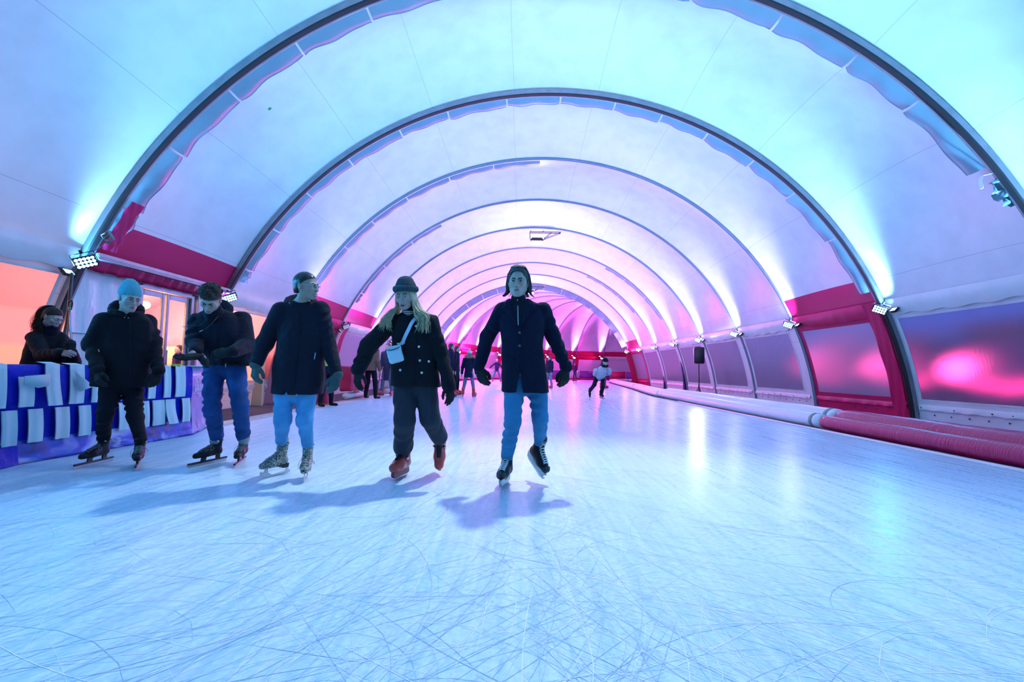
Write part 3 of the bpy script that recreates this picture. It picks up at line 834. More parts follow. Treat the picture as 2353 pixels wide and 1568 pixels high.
def eye_mesh(parent, c, M, s, dark=(0,)):
    M = Matrix(M.tolist())
    for q in (-1, 1):
        b = MB(); cc = Vector((q*.031, -.0765, -.001)); R_ = .0160
        def pt(x, z, k=1.0):
            x_ = x; z_ = z
            y = -math.sqrt(max(R_*R_*k*k - x_*x_ - z_*z_, 1e-9)); return cc + Vector((x_, y, z_))
        def openz(x, up):
            u = x/.0135; return (.0060 if up else -.0050)*max(0, 1-u*u)**.6 - .0008*u*q
        n = 12; P = []
        for i in range(n+1):
            x = -.0135 + .027*i/n; lo_, hi_ = openz(x, 0), openz(x, 1)
            P.append([pt(x, lo_ + (hi_-lo_)*j/6) for j in range(7)])
        b.grid(P, 0)
        ir = [[pt(.0058*r_/3*math.cos(2*PI*k/16)+.0003, max(openz(0, 0)*.98, min(openz(0, 1)*.98, .0058*r_/3*math.sin(2*PI*k/16))), 1.012+.004*(3-r_)) for k in range(16)] for r_ in range(4)]
        b.grid(ir, 1, closed=True)
        lash = [pt(-.0145 + .029*i/n, openz(-.0135+.027*i/n, 1)+.0003, 1.03) for i in range(n+1)]
        b.tube(lash, .00115, 6, mi=2)
        lash = [pt(-.0135 + .027*i/n, openz(-.0135+.027*i/n, 0), 1.015) for i in range(n+1)]
        b.tube(lash, .0005, 5, mi=2)
        w = WMB(); w.v = [tuple(Vector(c) + (M @ Vector(p))*s) for p in b.v]; w.f = b.f; w.m = b.m
        w.out('eye', [M_EYEW, M_IRIS, M_LASH], parent)
def wpt(c, M, s, p): return Vector(c) + (Matrix(M.tolist()) @ Vector(p))*s
def brows(parent, c, M, s, m, th=.0035, dz=0.0):
    for q in (-1, 1):
        w = WMB()
        for k in range(3):
            pts = [wpt(c, M, s, (q*x, -y, z+dz-.0022*k)) for x, y, z in ((.011, .0965, .0185), (.022, .0945, .0225), (.035, .0870, .0235), (.048, .0745, .0185))]
            w.tube(pts, [th*.8, th, th*.9, th*.35], 6)
        w.out('eyebrow', m, parent)
def lips(parent, c, M, s, m, smile=0.0, open_=.003, teeth=False):
    w = WMB()
    up = [(-.023, -.0895, -.0700+smile*.005), (-.012, -.0965, -.0665), (-.004, -.0985, -.0655), (0, -.0985, -.0662), (.004, -.0985, -.0655), (.012, -.0965, -.0665), (.023, -.0895, -.0700+smile*.005)]
    lo = [(-.022, -.0895, -.0712+smile*.005), (-.011, -.0965, -.0755-open_), (0, -.0985, -.0772-open_), (.011, -.0965, -.0755-open_), (.022, -.0895, -.0712+smile*.005)]
    k = 1 + .25*smile
    up = [(x*k, y, z) for x, y, z in up]; lo = [(x*k, y, z) for x, y, z in lo]
    w.tube([wpt(c, M, s, p) for p in up], [.0015, .0035, .0040, .0034, .0040, .0035, .0015], 8, mi=0)
    w.tube([wpt(c, M, s, p) for p in lo], [.0015, .0042, .0050, .0042, .0015], 8, mi=0)
    gap = [(x*k*.9, -.0955+abs(x)*.2, -.0705-open_*.6+smile*.003*abs(x)/.02) for x in (-.022, -.011, 0, .011, .022)]
    w.tube([wpt(c, M, s, p) for p in gap], [.0008, .0022+open_*.5, .0026+open_*.6, .0022+open_*.5, .0008], 6, mi=2 if teeth else 1)
    w.out('lips', [m, M_MOUTH, M_TEETH], parent)
def scalp_hair(parent, c, M, s, m, inflate=.007, hair_line=None, name='hair', namp=.003, ns=60, low=-.055, h=.004):
    """close layer of hair over the skull: hair_line(x,z) gives the y in front of which there is skin"""
    sk = U(.03, ell((0, .016, .034), (.0755+inflate, .096+inflate, .088+inflate)), ell((0, .05, -.03), (.062+inflate*.6, .05+inflate, .06)))
    hl = hair_line or (lambda P: -.045 + .0*P[:, 0])
    def f(P):
        d = sk(P)
        d = smax(d, hl(P) - P[:, 1], .008); d = smax(d, low - P[:, 2], .01)
        return d + f4(namp)*vnoise(P*np.array((1, 1, .55), f4), ns)
    g = local(f, c, M, s)
    return part(name, g, np.array(tuple(c))-.16*s, np.array(tuple(c))+.17*s, h, m, parent, 1)
def curve_pts(pts, n=10):
    """smooth curve through points"""
    P = [Vector(p) for p in pts]; P = [P[0]*2-P[1]] + P + [P[-1]*2-P[-2]]; out = []
    for i in range(1, len(P)-2):
        for k in range(n):
            t = k/n; a, b, c_, d = P[i-1], P[i], P[i+1], P[i+2]
            out.append(.5*((2*b) + (c_-a)*t + (2*a-5*b+4*c_-d)*t*t + (3*b-a-3*c_+d)*t**3))
    out.append(P[-2]); return out
# ------------------------------------------------------------------ hands, gloves
def hand_f(curl=.5, spread=.0, fat=0.0, thumb=.5, cuff=.05, cuff_r=.036):
    fs = []
    ky = (.031, .0105, -.0105, -.030); kx = (.088, .093, .089, .080); ln = (.070, .079, .073, .056)
    palm = None
    for i in range(4):
        c = cap((.008, ky[i]*.62, 0), (kx[i], ky[i], .004), .0165+fat, .0125+fat)
        palm = c if palm is None else U(.016, palm, c)
    palm = U(.016, palm, cap((.02, .014, -.008), (.05, .024, -.010), .017+fat, .015+fat), cap((.02, -.014, -.008), (.06, -.022, -.006), .016+fat, .014+fat))
    fing = None
    for i in range(4):
        p = np.array((kx[i], ky[i], .004)); an = 0.12; cu = curl*(1.0, 1.08, 1.15, 1.22)[i]
        sp = spread*(.5, .12, -.2, -.55)[i]
        pts = [p.copy()]; rr = [.0112+fat]
        for sgm, (fr, da) in enumerate(((.46, .55), (.30, .75), (.24, .5))):
            an += cu*da
            d = np.array((math.cos(an)*math.cos(sp), math.cos(an)*math.sin(sp), -math.sin(an)))
            p = p + d*ln[i]*fr; pts.append(p.copy()); rr.append((.0104, .0094, .0082)[sgm]+fat)
        c = chain(pts, rr, .004); fing = c if fing is None else U(.0015, fing, c)
    tb = [np.array((.022, .024, -.010)), np.array((.054, .046+.012*(1-thumb), -.016-.012*thumb)), np.array((.082, .052+.02*(1-thumb)-.012*thumb, -.026-.02*thumb)), np.array((.104, .050+.024*(1-thumb)-.024*thumb, -.032-.026*thumb))]
    th = chain(tb, [.0165+fat, .0135+fat, .0115+fat, .009+fat], .004)
    out = U(.006, U(.010, palm, fing), th)
    if cuff: out = U(.014, out, cap((-cuff, 0, 0), (.008, 0, 0), cuff_r, .029+fat, flat=((0, 0, 1), 1.25)))
    return out
def hand(name, parent, m, wrist, direction, back, thumb_side, h=.0035, scale=1.0, **kw):
    """direction: wrist to fingertips; back: out of the back of the hand; thumb_side: rough direction of the thumb"""
    x = Vector(direction).normalized(); z = Vector(back); z = (z - x*z.dot(x)).normalized(); y = z.cross(x)
    sg = 1 if y.dot(Vector(thumb_side)) > 0 else -1
    f = hand_f(**kw)
    M = np.array([[x.x, y.x, z.x], [x.y, y.y, z.y], [x.z, y.z, z.z]])
    g0 = local(f, (0, 0, 0), np.eye(3))
    def g(P):
        q = ((P - A3(wrist)) @ M.astype(f4))/f4(scale); q = q*np.array((1, sg, 1), f4); return f(q)*f4(scale)
    pts = [Vector(wrist) + x*t + y*u + z*w for t in (-.08*scale, .2*scale) for u in (-.08*scale, .09*scale) for w in (-.12*scale, .05*scale)]
    lo, hi = bounds(pts, .01)
    return part(name, g, lo, hi, h, m, parent, 1)
# ------------------------------------------------------------------ skates
def skate(parent, kind, O, fwd, up=(0, 0, 1), h=.0045, name='ice_skate', sz=1.0):
    """O: point of the sole under the ankle; sole plane is square to up"""
    M = frame(fwd, up); Mm = Matrix(M.tolist()); Ov = Vector(O)
    L = lambda x, y, z: Ov + (Mm @ Vector((x, y, z)))*sz
    if kind == 'hockey':
        f = U(.028, cap((-.055, 0, .05), (.09, 0, .046), .043, .044), cap((.09, 0, .046), (.165, 0, .040), .044, .036), cap((.0, 0, .10), (.10, 0, .062), .046, .036), cap((-.03, 0, .08), (-.035, 0, .205), .050, .054, flat=((0, 1, 0), 1.1)))
    elif kind == 'speed':
        f = U(.024, cap((-.055, 0, .045), (.09, 0, .040), .038, .041), cap((.09, 0, .040), (.185, 0, .032), .041, .029), cap((.0, 0, .085), (.11, 0, .052), .040, .032), cap((-.035, 0, .07), (-.04, 0, .185), .045, .050, flat=((0, 1, 0), 1.1)))
    elif kind == 'figure':
        f = U(.026, cap((-.05, 0, .055), (.08, 0, .046), .037, .040), cap((.08, 0, .044), (.155, 0, .036), .040, .031), cap((.0, 0, .10), (.09, 0, .06), .042, .034), cap((-.025, 0, .08), (-.035, 0, .235), .044, .050, flat=((0, 1, 0), 1.1)))
    else:   # rental plastic shell
        f = U(.03, cap((-.06, 0, .055), (.09, 0, .05), .050, .050), cap((.09, 0, .05), (.17, 0, .046), .050, .044), cap((.0, 0, .10), (.10, 0, .07), .050, .040), cap((-.03, 0, .08), (-.04, 0, .225), .056, .060, flat=((0, 1, 0), 1.08)))
    base = f
    f = lambda P: smax(base(P), .010 - P[:, 2], .006)
    g = local(f, O, M, sz)
    lo, hi = bounds([L(x, y, z) for x in (-.15, .26) for y in (-.08, .08) for z in (-.02, .32)], .01)
    bm_ = {'hockey': M_BOOT, 'speed': M_BOOT, 'figure': M_LEOPARD, 'rental': M_SHELL}[kind]
    o = part(name, g, lo, hi, h, bm_, parent, 1)
    t = tree_of(o) if h < .006 else None
    b = WMB()
    def plate(pts, th, mi=0):
        n = len(pts); vv = [L(x, s_*th/2, z) for s_ in (-1, 1) for x, z in pts]
        b.add(vv, [tuple(range(n))[::-1], tuple(range(n, 2*n))] + [(i, (i+1) % n, n+(i+1) % n, n+i) for i in range(n)], mi)
    if kind == 'hockey':
        plate([(-.115, .004), (-.10, -.045), (.17, -.045), (.20, .004), (.12, .012), (.07, -.018), (0, -.018), (-.04, .012)], .022, 1)
        plate([(-.112, -.046), (-.105, -.058), (-.07, -.070), (.14, -.070), (.19, -.054), (.205, -.03), (.195, -.028), (.17, -.044), (-.10, -.044)], .004, 0)
    elif kind == 'speed':
        plate([(-.075, .012), (-.075, -.03), (-.035, -.03), (-.035, .012)], .018, 2); plate([(.075, .012), (.085, -.03), (.13, -.03), (.12, .012)], .018, 2)
        b.tube([L(-.16, 0, -.034), L(.26, 0, -.034)], .010*sz, 10, mi=2)
        plate([(-.16, -.038), (-.158, -.062), (-.14, -.068), (.25, -.068), (.272, -.055), (.275, -.038)], .003, 0)
    elif kind == 'figure':
        plate([(-.085, .03), (-.080, -.008), (-.025, -.008), (-.005, .012), (.05, .014), (.05, .03)], .058, 2)
        plate([(-.085, -.008), (-.06, -.045), (.06, -.052), (.10, -.03), (.105, .012), (.13, .012), (.14, -.02), (.172, -.012), (.176, -.04), (.15, -.062), (.04, -.070), (-.10, -.064), (-.125, -.052), (-.11, -.04)], .0045, 0)
    else:
        plate([(-.105, .014), (-.115, -.03), (-.10, -.045), (.16, -.045), (.195, -.02), (.185, .014)], .030, 3)
        plate([(-.115, -.044), (-.11, -.062), (-.08, -.070), (.13, -.070), (.18, -.056), (.195, -.03), (.16, -.044)], .004, 0)
    bl = b.out('blade', [M_STEEL, M_HOLDER, M_BLACK, M_SHELLD], o, smooth=False)
    if t is None: return o
    def on(x, y, z, off=.004):      # drop a point onto the boot from above-front
        for dv in ((.45, 0, .9), (0, 0, 1), (1, 0, .2)):
            d = (Mm @ Vector(dv)).normalized(); p = t.ray_cast(L(x, y, z) + d*.3, -d)
            if p[0] is not None: return p[0] + p[1]*off
        return L(x, y, z)
    if kind in ('hockey', 'figure', 'speed'):
        lw = WMB(); n = 8 if kind == 'hockey' else 6
        lr = .0034 if kind == 'hockey' else .0022
        for i in range(n):
            u = i/(n-1); x0, z0 = .125 - .115*u, .06 + .115*u**1.3
            if kind == 'speed': x0, z0 = .13 - .10*u, .05 + .07*u
            for q in (-1, 1):
                pts = [on(x0 + .012*q*k/3, .026*k/3, z0 + .006*q*k/3, .0035) for k in range(-3, 4)]
                lw.tube(pts, lr*sz, 6)
        if kind != 'hockey':
            lw.tube(curve_pts([on(.02, .01, .12, .006), L(.07, .05, .11), L(.09, .07, .075), L(.05, .06, .09), on(.02, 0, .12, .006)], 5), .0017*sz, 5)
            lw.tube(curve_pts([on(.02, -.01, .12, .006), L(.04, -.055, .09), L(.05, -.062, .03)], 5), .0017*sz, 5)
        lw.out('laces', M_LACE if kind == 'hockey' else M_LACED, o)
        tg = WMB(); top = .205 if kind == 'hockey' else .185 if kind == 'speed' else .235
        tg.tube([L(-.034+.052*math.cos(a), .047*math.sin(a), top-.01+.018*math.cos(a)) for a in np.linspace(0, 2*PI, 17)], .0055*sz, 8, cap=False)
        tg.out('boot_collar', M_BOOTTRIM if kind != 'figure' else M_LEOPARD, o)
        if kind == 'hockey':
            tc = WMB(); tc.grid([[L(.155+.052*math.cos(a)*math.cos(e), .041*math.sin(a), .036+.030*math.sin(e)*1.0+.01*math.cos(a)) for e in np.linspace(-.5, 1.2, 6)] for a in np.linspace(-1.3, 1.3, 9)])
            tc.out('toe_cap', M_BLACK, o)
        if kind == 'speed':
            st = WMB(); st.tube([L(-.038+.054*math.cos(a), .05*math.sin(a), .155) for a in np.linspace(-2.2, 2.2, 15)], .009*sz, 6, flat=.4)
            st.box(L(.0, .048, .155), (.022, .012, .02), Mm, mi=1); st.out('ankle_strap', [M_BLACK, M_STEEL], o)
    else:
        st = WMB()
        for (xa, za, r_) in ((.02, .118, .012), (-.035, .195, .013)):
            pts = [on(xa + (.0 if abs(k) < 3 else -.02), .05*math.sin(k*.36), za - .012*abs(k)*.5, .006) for k in range(-4, 5)]
            if za > .15: pts = [L(-.04+.066*math.cos(a), .061*math.sin(a), za) for a in np.linspace(-1.9, 1.9, 13)]
            st.tube(pts, r_*sz, 6, flat=.35)
            st.box(L(xa-.005, .058 if za > .15 else .052, za-.012), (.034, .014, .024), Mm, mi=1)
        st.out('buckle_strap', [M_BLACK, M_STEEL], o)
        tn = WMB(); tn.tube([on(.115, 0, .08, .004), on(.07, 0, .10, .006), on(.03, 0, .13, .008), L(.022, 0, .19), L(.020, 0, .265)], [.018*sz, .024*sz, .028*sz, .03*sz, .028*sz], 8, flat=.5, up=(0, 0, 1))
        tn.out('tongue', M_BOOT, o)
    return o
# ------------------------------------------------------------------ shared materials of the people
def leopard():
    m = mat('leopard_print', (.03, .03, .03), .45); nt = m.node_tree; N = nt.nodes; L = nt.links; b = N['Principled BSDF']
    tc = N.new('ShaderNodeTexCoord'); vo = N.new('ShaderNodeTexVoronoi'); vo.inputs['Scale'].default_value = 52; vo.feature = 'DISTANCE_TO_EDGE'
    nz = N.new('ShaderNodeTexNoise'); nz.inputs['Scale'].default_value = 30; L.new(tc.outputs['Object'], nz.inputs['Vector'])
    mx = N.new('ShaderNodeMixRGB'); mx.inputs[0].default_value = .08; L.new(tc.outputs['Object'], mx.inputs[1]); L.new(nz.outputs[1], mx.inputs[2]); L.new(mx.outputs[0], vo.inputs['Vector'])
    cr = N.new('ShaderNodeValToRGB'); L.new(vo.outputs[0], cr.inputs[0])
    cr.color_ramp.elements[0].position = .07; cr.color_ramp.elements[0].color = (.50, .52, .44, 1); cr.color_ramp.elements[1].position = .13; cr.color_ramp.elements[1].color = (.012, .014, .014, 1)
    L.new(cr.outputs[0], b.inputs['Base Color']); return m
M_LEOPARD = leopard()
M_BOOT = mat('black_boot_leather', (.007, .008, .011), .45, spec=.2, bump=.15, bscale=120, bdist=.002)
M_BOOTTRIM = mat('grey_boot_trim', (.28, .30, .31), .5)
M_SHELL = mat('red_plastic_shell', (.52, .045, .035), .33, coat=.3)
M_SHELLD = mat('dark_red_plastic', (.24, .03, .035), .4)
M_STEEL = mat('blade_steel', (.55, .57, .60), .25, .9)
M_HOLDER = mat('pale_blade_holder', (.55, .68, .70), .35)
M_LACE = mat('white_laces', (.80, .84, .82), .7)
M_LACED = mat('grey_laces', (.20, .24, .25), .7)
M_EYEW = mat('eye_white', (.45, .46, .46), .3); M_IRIS = mat('dark_iris', (.025, .03, .03), .15); M_LASH = mat('lash_dark', (.02, .016, .014), .6)
M_MOUTH = mat('mouth_dark', (.05, .015, .015), .6); M_TEETH = mat('teeth', (.75, .74, .68), .35)
M_SKIN = mat('fair_skin', (.44, .33, .27), .5, var=.06, vscale=25); M_SKIN2 = mat('tan_skin', (.34, .25, .19), .5, var=.06, vscale=25)
M_LIP = mat('lips', (.42, .17, .16), .42)
M_NAVY = mat('navy_cloth', (.0060, .0075, .018), .8, spec=.2, var=.25, vscale=120, bump=.25, bscale=260, bdist=.002, sheen=.02, fold=.5)
M_WOOL = mat('dark_wool', (.0058, .0085, .024), .9, spec=.15, var=.35, vscale=220, bump=.4, bscale=320, bdist=.003, sheen=.02, fold=.5)
M_BLACKCL = mat('black_cloth', (.0048, .0055, .009), .8, spec=.2, var=.25, vscale=150, bump=.25, bscale=240, bdist=.002, sheen=.02, fold=.5)
M_CORD = mat('black_corduroy', (.0055, .008, .012), .85, spec=.2, var=.2, vscale=90, bump=.6, bscale=90, bdist=.004, stretch=(3, 3, .12), sheen=.02)
M_JEAN = mat('blue_denim', (.012, .060, .20), .8, spec=.25, var=.35, vscale=7, bump=.3, bscale=240, bdist=.002, fold=.35)
M_JEANL = mat('light_denim', (.035, .19, .36), .8, spec=.25, var=.25, vscale=6, bump=.3, bscale=240, bdist=.002, fold=.35)
M_JEANP = mat('pale_denim', (.085, .33, .60), .8, spec=.25, var=.18, vscale=5, bump=.3, bscale=240, bdist=.002, fold=.35)
M_TEAL = mat('teal_knit', (.10, .36, .42), .9, var=.15, vscale=60, bump=.8, bscale=55, bdist=.004, stretch=(2.6, 2.6, .5), sheen=.02)
M_KNITD = mat('dark_knit', (.018, .05, .065), .9, var=.2, vscale=60, bump=.8, bscale=60, bdist=.004, stretch=(2.6, 2.6, .5), sheen=.02)
M_GLOVE = mat('black_glove', (.008, .010, .012), .7, spec=.25, bump=.3, bscale=150, bdist=.002)
M_GLOVEG = mat('grey_green_glove', (.035, .075, .08), .8, bump=.4, bscale=150, bdist=.002)
M_HAIRD = mat('dark_hair', (.017, .024, .022), .45, var=.4, vscale=40, stretch=(1, 1, .2)); M_HAIRB = mat('brown_hair', (.10, .062, .036), .5, var=.4, vscale=40)
M_HAIRBL = mat('blond_hair', (.50, .44, .27), .45, var=.3, vscale=40); M_HAIRK = mat('black_hair', (.010, .012, .014), .35)
M_HAIRDB = mat('dark_brown_hair', (.030, .016, .010), .6, spec=.2, var=.4, vscale=60)
M_HAIRBR = mat('reddish_brown_hair', (.045, .021, .013), .5, var=.4, vscale=40)
M_ZIP = mat('zip_metal', (.55, .60, .62), .35, .8); M_BUTTON = mat('buttons', (.06, .09, .12), .3); M_BUTTONP = mat('pearl_buttons', (.62, .70, .68), .25)
# ================================================================== people
def patch(tree, left, right, off, m, name, parent, cols=7, rows=14):
    """raised cloth piece between two photo polylines, lying on a garment"""
    def res(pl):
        d = [0]
        for a, b in zip(pl, pl[1:]): d.append(d[-1] + math.hypot(b[0]-a[0], b[1]-a[1]))
        return [(np.interp(d[-1]*i/rows, d, [p[0] for p in pl]), np.interp(d[-1]*i/rows, d, [p[1] for p in pl])) for i in range(rows+1)]
    Lp, Rp = res(left), res(right); w = WMB(); P = []
    for (a, b) in zip(Lp, Rp):
        row = []
        for j in range(cols+1):
            u = j/cols; q = hit(tree, a[0]+(b[0]-a[0])*u, a[1]+(b[1]-a[1])*u, off*(0.15 if j in (0, cols) else 1.0))
            if q is None: q = row[-1] if row else (P[-1][j] if P else None)
            row.append(q)
        if all(q is not None for q in row): P.append(row)
    if len(P) > 1: w.grid(P)
    return w.out(name, m, parent)
def boot_flat(front, rear):
    f_, r_ = ground(*front), ground(*rear); fw = (f_-r_); fw.z = 0; fw.normalize()
    return f_ - fw*.17 + Vector((0, 0, .070)), fw
def rows_px(rows, Y, dy=0.0):
    out = []
    for py, xl, xr, hd in rows:
        a, b = atk(xl, py, Y), atk(xr, py, Y); out.append(((a.z+b.z)/2, (a.x+b.x)/2, (Y + dy)*KS, (b.x-a.x)/2, hd*KS))
    return out
def the_body(root, hc, M, s, fem, skin, nb, J, h=.0045, extra=None):
    """one continuous body: head, neck, trunk, arms to the wrists and legs to the ankles"""
    f = local(head_f(fem), hc, M, s)
    nk = wpt(hc, M, s, (0, .022, -.075))
    f = U(.02, f, capw(nk, nb, .050*s if fem else .056*s, .058))
    pel = (Vector(J['hA'])+Vector(J['hB']))/2
    t = U(.04, capw(nb, Vector(nb).lerp(pel, .45), .07, .095), capw(Vector(nb).lerp(pel, .45), pel, .095, .09),
          capw(nb, J['sA'], .05, .045), capw(nb, J['sB'], .05, .045))
    for q in 'AB':
        t = U(.02, t, chainw([J['s'+q], J['e'+q], J['w'+q]], [.045, .036, .027]), chainw([J['h'+q], J['k'+q], J['a'+q]], [.075, .050, .036]))
    f = U(.03, f, t)
    if extra: f = U(.008, f, extra)
    lo, hi = bounds([hc] + list(J.values()), .20)
    return part('body', f, lo, hi, h, skin, root, 1)
def sleeves(J, rA, rB, wr=(.006, 11)):
    return [chainw([J['s'+q], J['e'+q], J['w'+q]], r, .03, wr) for q, r in (('A', rA), ('B', rB))]
def trousers(root, J, r, m, name='trousers', wr=(.005, 9), waist=.14, hdep=.10, h=.006, top=.07):
    hA, hB = Vector(J['hA']), Vector(J['hB']); pel = (hA+hB)/2
    f = U(.03, chainw([J['hA'], J['kA'], J['aA']], r[0], .03, wr), chainw([J['hB'], J['kB'], J['aB']], r[1], .03, wr),
          ell(pel + Vector((0, .01, .02)), (waist*KS, hdep*KS, .13*KS)))
    f = noisy(f, .0025, 16)
    lo, hi = bounds([J[k] for k in ('hA', 'hB', 'kA', 'kB', 'aA', 'aB')], .2)
    return part(name, f, lo, hi, h, m, root, 1)
def ankle_of(O, up=(0, 0, 1), k=.13, back=None):
    p = Vector(O) + Vector(up).normalized()*k
    return p
def buttons(tree, pts, r, m, parent, name='button'):
    for p in pts:
        q = hit(tree, *p, off=.003)
        if q is None: continue
        w = WMB(); w.sphere(q, (r, .004, r), 8); w.out(name, m, parent)
# ------------------------------------------------------------------ 5: man in the middle
def man_coat():
    global KS; KS = 1.0
    Y = 3.95
    hc = atk(1191, 650, 3.93); M = rotm(-.12, .03, .02); s = 1.10
    OA, fA = boot_flat((1150, 1125), (1172, 1105))
    fB = Vector((.45, -.70, -.55)).normalized(); upB = Vector((.05, .0, 1)); upB = (upB - fB*upB.dot(fB)).normalized()
    OB = atk(1246, 1104, 4.06) - fB*.19 + upB*.068
    root = empty('person', ((OA.x+OB.x)/2, 3.95, 0), 'man in a dark wool coat and light jeans skating straight towards the camera', 'person', 'people skating in front')
    J = dict(sA=atk(1154, 714, 3.97), sB=atk(1246, 714, 3.97), eA=atk(1120, 776, 4.0), eB=atk(1271, 772, 4.0), wA=atk(1101, 842, 3.93), wB=atk(1300, 843, 3.93),
             hA=atk(1181, 882, 3.97), hB=atk(1234, 882, 3.99), kA=atk(1178, 970, 3.87), kB=atk(1241, 962, 3.97), aA=ankle_of(OA, k=.17) + Vector((-.02*fA.x, -.02*fA.y, 0)), aB=OB + upB*.165 - fB*.035)
    nb = atk(1193, 702, 3.99)
    the_body(root, hc, M, s, False, M_SKIN, nb, J)
    eye_mesh(root, hc, M, s); brows(root, hc, M, s, M_HAIRD, .0042, -.001); lips(root, hc, M, s, M_LIP, 0, .002)
    # coat
    rows = rows_px([(688, 1172, 1213, .062), (694, 1160, 1229, .08), (701, 1148, 1246, .10), (725, 1145, 1254, .12), (752, 1147, 1252, .13), (795, 1153, 1247, .125), (850, 1152, 1256, .14), (902, 1151, 1262, .15)], Y, .02)
    body_f = loft(rows, -.05, 2.4)
    f = U(.012, body_f, *sleeves(J, (.074, .062, .050), (.076, .063, .052)))
    cx = atk(1193, 880, Y).x; zt = atk(1193, 856, Y).z; zb = atk(1193, 905, Y).z
    def slit(P):
        w = .002 + .030*np.clip((zt - P[:, 2])/(zt-zb), -.2, 1.2)
        return np.maximum(np.maximum(np.abs(P[:, 0]-cx - .006) - w, P[:, 2]-zt), P[:, 1]-Y*KS).astype(f4)
    f = SUB(.004, noisy(f, .004, 8, .002, 20), slit)
    lo, hi = bounds([J[k] for k in ('sA', 'sB', 'wA', 'wB')] + [(cx, Y*KS, zb), nb], .17)
    coat = part('coat', f, lo, hi, .0055, M_WOOL, root, 1)
    t = tree_of(coat)
    patch(t, [(1171, 690), (1177, 705), (1186, 735), (1192, 752)], [(1211, 690), (1208, 705), (1199, 735), (1193, 752)], .003, M_NAVY, 'sweater_front', root)
    patch(t, [(1170, 689), (1160, 694), (1154, 711), (1161, 714), (1191, 752)], [(1175, 690), (1178, 703), (1182, 720), (1188, 738), (1193, 753)], .012, M_WOOL, 'lapel', root)
    patch(t, [(1208, 690), (1207, 703), (1204, 720), (1198, 738), (1193, 753)], [(1213, 689), (1226, 694), (1232, 711), (1225, 714), (1195, 752)], .012, M_WOOL, 'lapel', root)
    col = chainw([wpt(nb, rotm(), KS, (.066*math.cos(a), .062*math.sin(a) - .012, .030 + .030*max(0, math.sin(a)))) for a in np.linspace(-.9, PI+.9, 13)], [.017]*13, .01)
    lo, hi = bounds([nb], .12); part('coat_collar', noisy(col, .002, 20), lo, hi, .005, M_WOOL, root, 1)
    tur = SUB(.004, capw(atk(1192, 706, 3.965), atk(1191, 686, 3.955), .073, .063), ell(atk(1191, 675, 3.95), (.054, .056, .05)))
    lo, hi = bounds([atk(1191, 700, 3.95)], .12); sw = part('sweater_collar', noisy(tur, .002, 25), lo, hi, .005, M_NAVY, root, 1)
    z = strip(tree_of(sw), [(1189, 688), (1190, 704)], .006, .005); strip(t, [(1190, 704), (1191, 748)], .006, .007, mb=z); z.out('zip', M_ZIP, root)
    pz = WMB(); q = hit(tree_of(sw), 1189.5, 693, .008) or atk(1189, 693, 3.88); pz.box(q, (.008, .004, .026), bev=.0015); pz.out('zip_pull', M_ZIP, root)
    strip(t, [(1193, 753), (1193.5, 800), (1193, 856)], .004, .003).out('coat_edge', M_BLACKCL, root)
    buttons(t, [(1194, 765), (1194, 795)], .011, M_BUTTON, root)
    for pl in ([(1160, 823), (1182, 826)], [(1212, 826), (1236, 823)]): strip(t, pl, .022, .006).out('pocket_flap', M_WOOL, root)
    trousers(root, J, ((.092, .069, .055), (.092, .067, .054)), M_JEANL, 'jeans', (.009, 12), .155)
    hand('glove', root, M_GLOVE, J['wA'] + Vector((.004, 0, -.025)), (.042, -.01, -.12), (-.45, -.85, 0), (1, -.3, 0), curl=.55, fat=.004, thumb=.8)
    hand('glove', root, M_GLOVE, J['wB'] + Vector((-.004, 0, -.025)), (-.012, -.01, -.12), (.40, -.9, 0), (-1, -.3, 0), curl=.6, fat=.004, thumb=.8)
    skate(root, 'hockey', OA, fA); skate(root, 'hockey', OB, fB, upB)
    # hair: swept back from a side parting, covering the ears down to the collar
    hairs = scalp_hair(root, hc, M, s, M_HAIRD, .010, lambda P: np.interp(P[:, 2], [-.06, .0, .05, .085, .11], [.012, -.012, -.060, -.062, -.06]).astype(f4) + .10*np.clip(np.abs(P[:, 0])-.055, 0, 1)*0, 'hair', .004, 55, -.075)
    w = WMB(); r_ = random.Random(3)
    def sp(x, y, z, lift):      # a point over the skull in the direction (x, y, z)
        d = Vector((x, y, z)).normalized(); return (d.x*.0775*(1+lift), .014 + d.y*.098*(1+lift), .034 + d.z*.090*(1+lift))
    def lock(pts, r0):
        P = curve_pts([wpt(hc, M, s, p) for p in pts], 4)
        w.tube(P, [r0*(1 - .7*(k/(len(P)-1))**2.5) + .0012 for k in range(len(P))], 5, flat=.6)
    def end(q, y, fl):
        g_ = r_.uniform(-.006, .006); return [(q*(.084+.012*fl)+g_, y+.006, -.020), (q*(.080+.014*fl)+g_, y+.014, -.055), (q*(.088+.020*fl), y+.008+g_, -.080-.012*fl), (q*(.104+.022*fl), y+g_, -.088-.018*fl)]
    for i in range(260):      # swept up and back from the forehead
        x = r_.uniform(-.80, .62); q = 1 if x > .15 else -1; fl = r_.random(); j = r_.uniform(-.06, .06); v_ = .05+.09*r_.random()
        pts = [sp(x, -1.15+.35*x*x, .72-.30*x*x, .03), sp(x*.95+j, -.98+.3*x*x, 1.0-.25*x*x, .12+v_*.8), sp(x*.95+q*.10, -.45, 1.05-.2*x*x, .12+v_), sp(x*.8+q*.35, .05, .95, .09+v_*.7), sp(q*1.0, .30, .62, .09+v_*.3), sp(q*1.1, .38, .12, .10)]
        if r_.random() < .7: pts += end(q, .040+.025*r_.random(), fl)
        lock(pts, .0050)
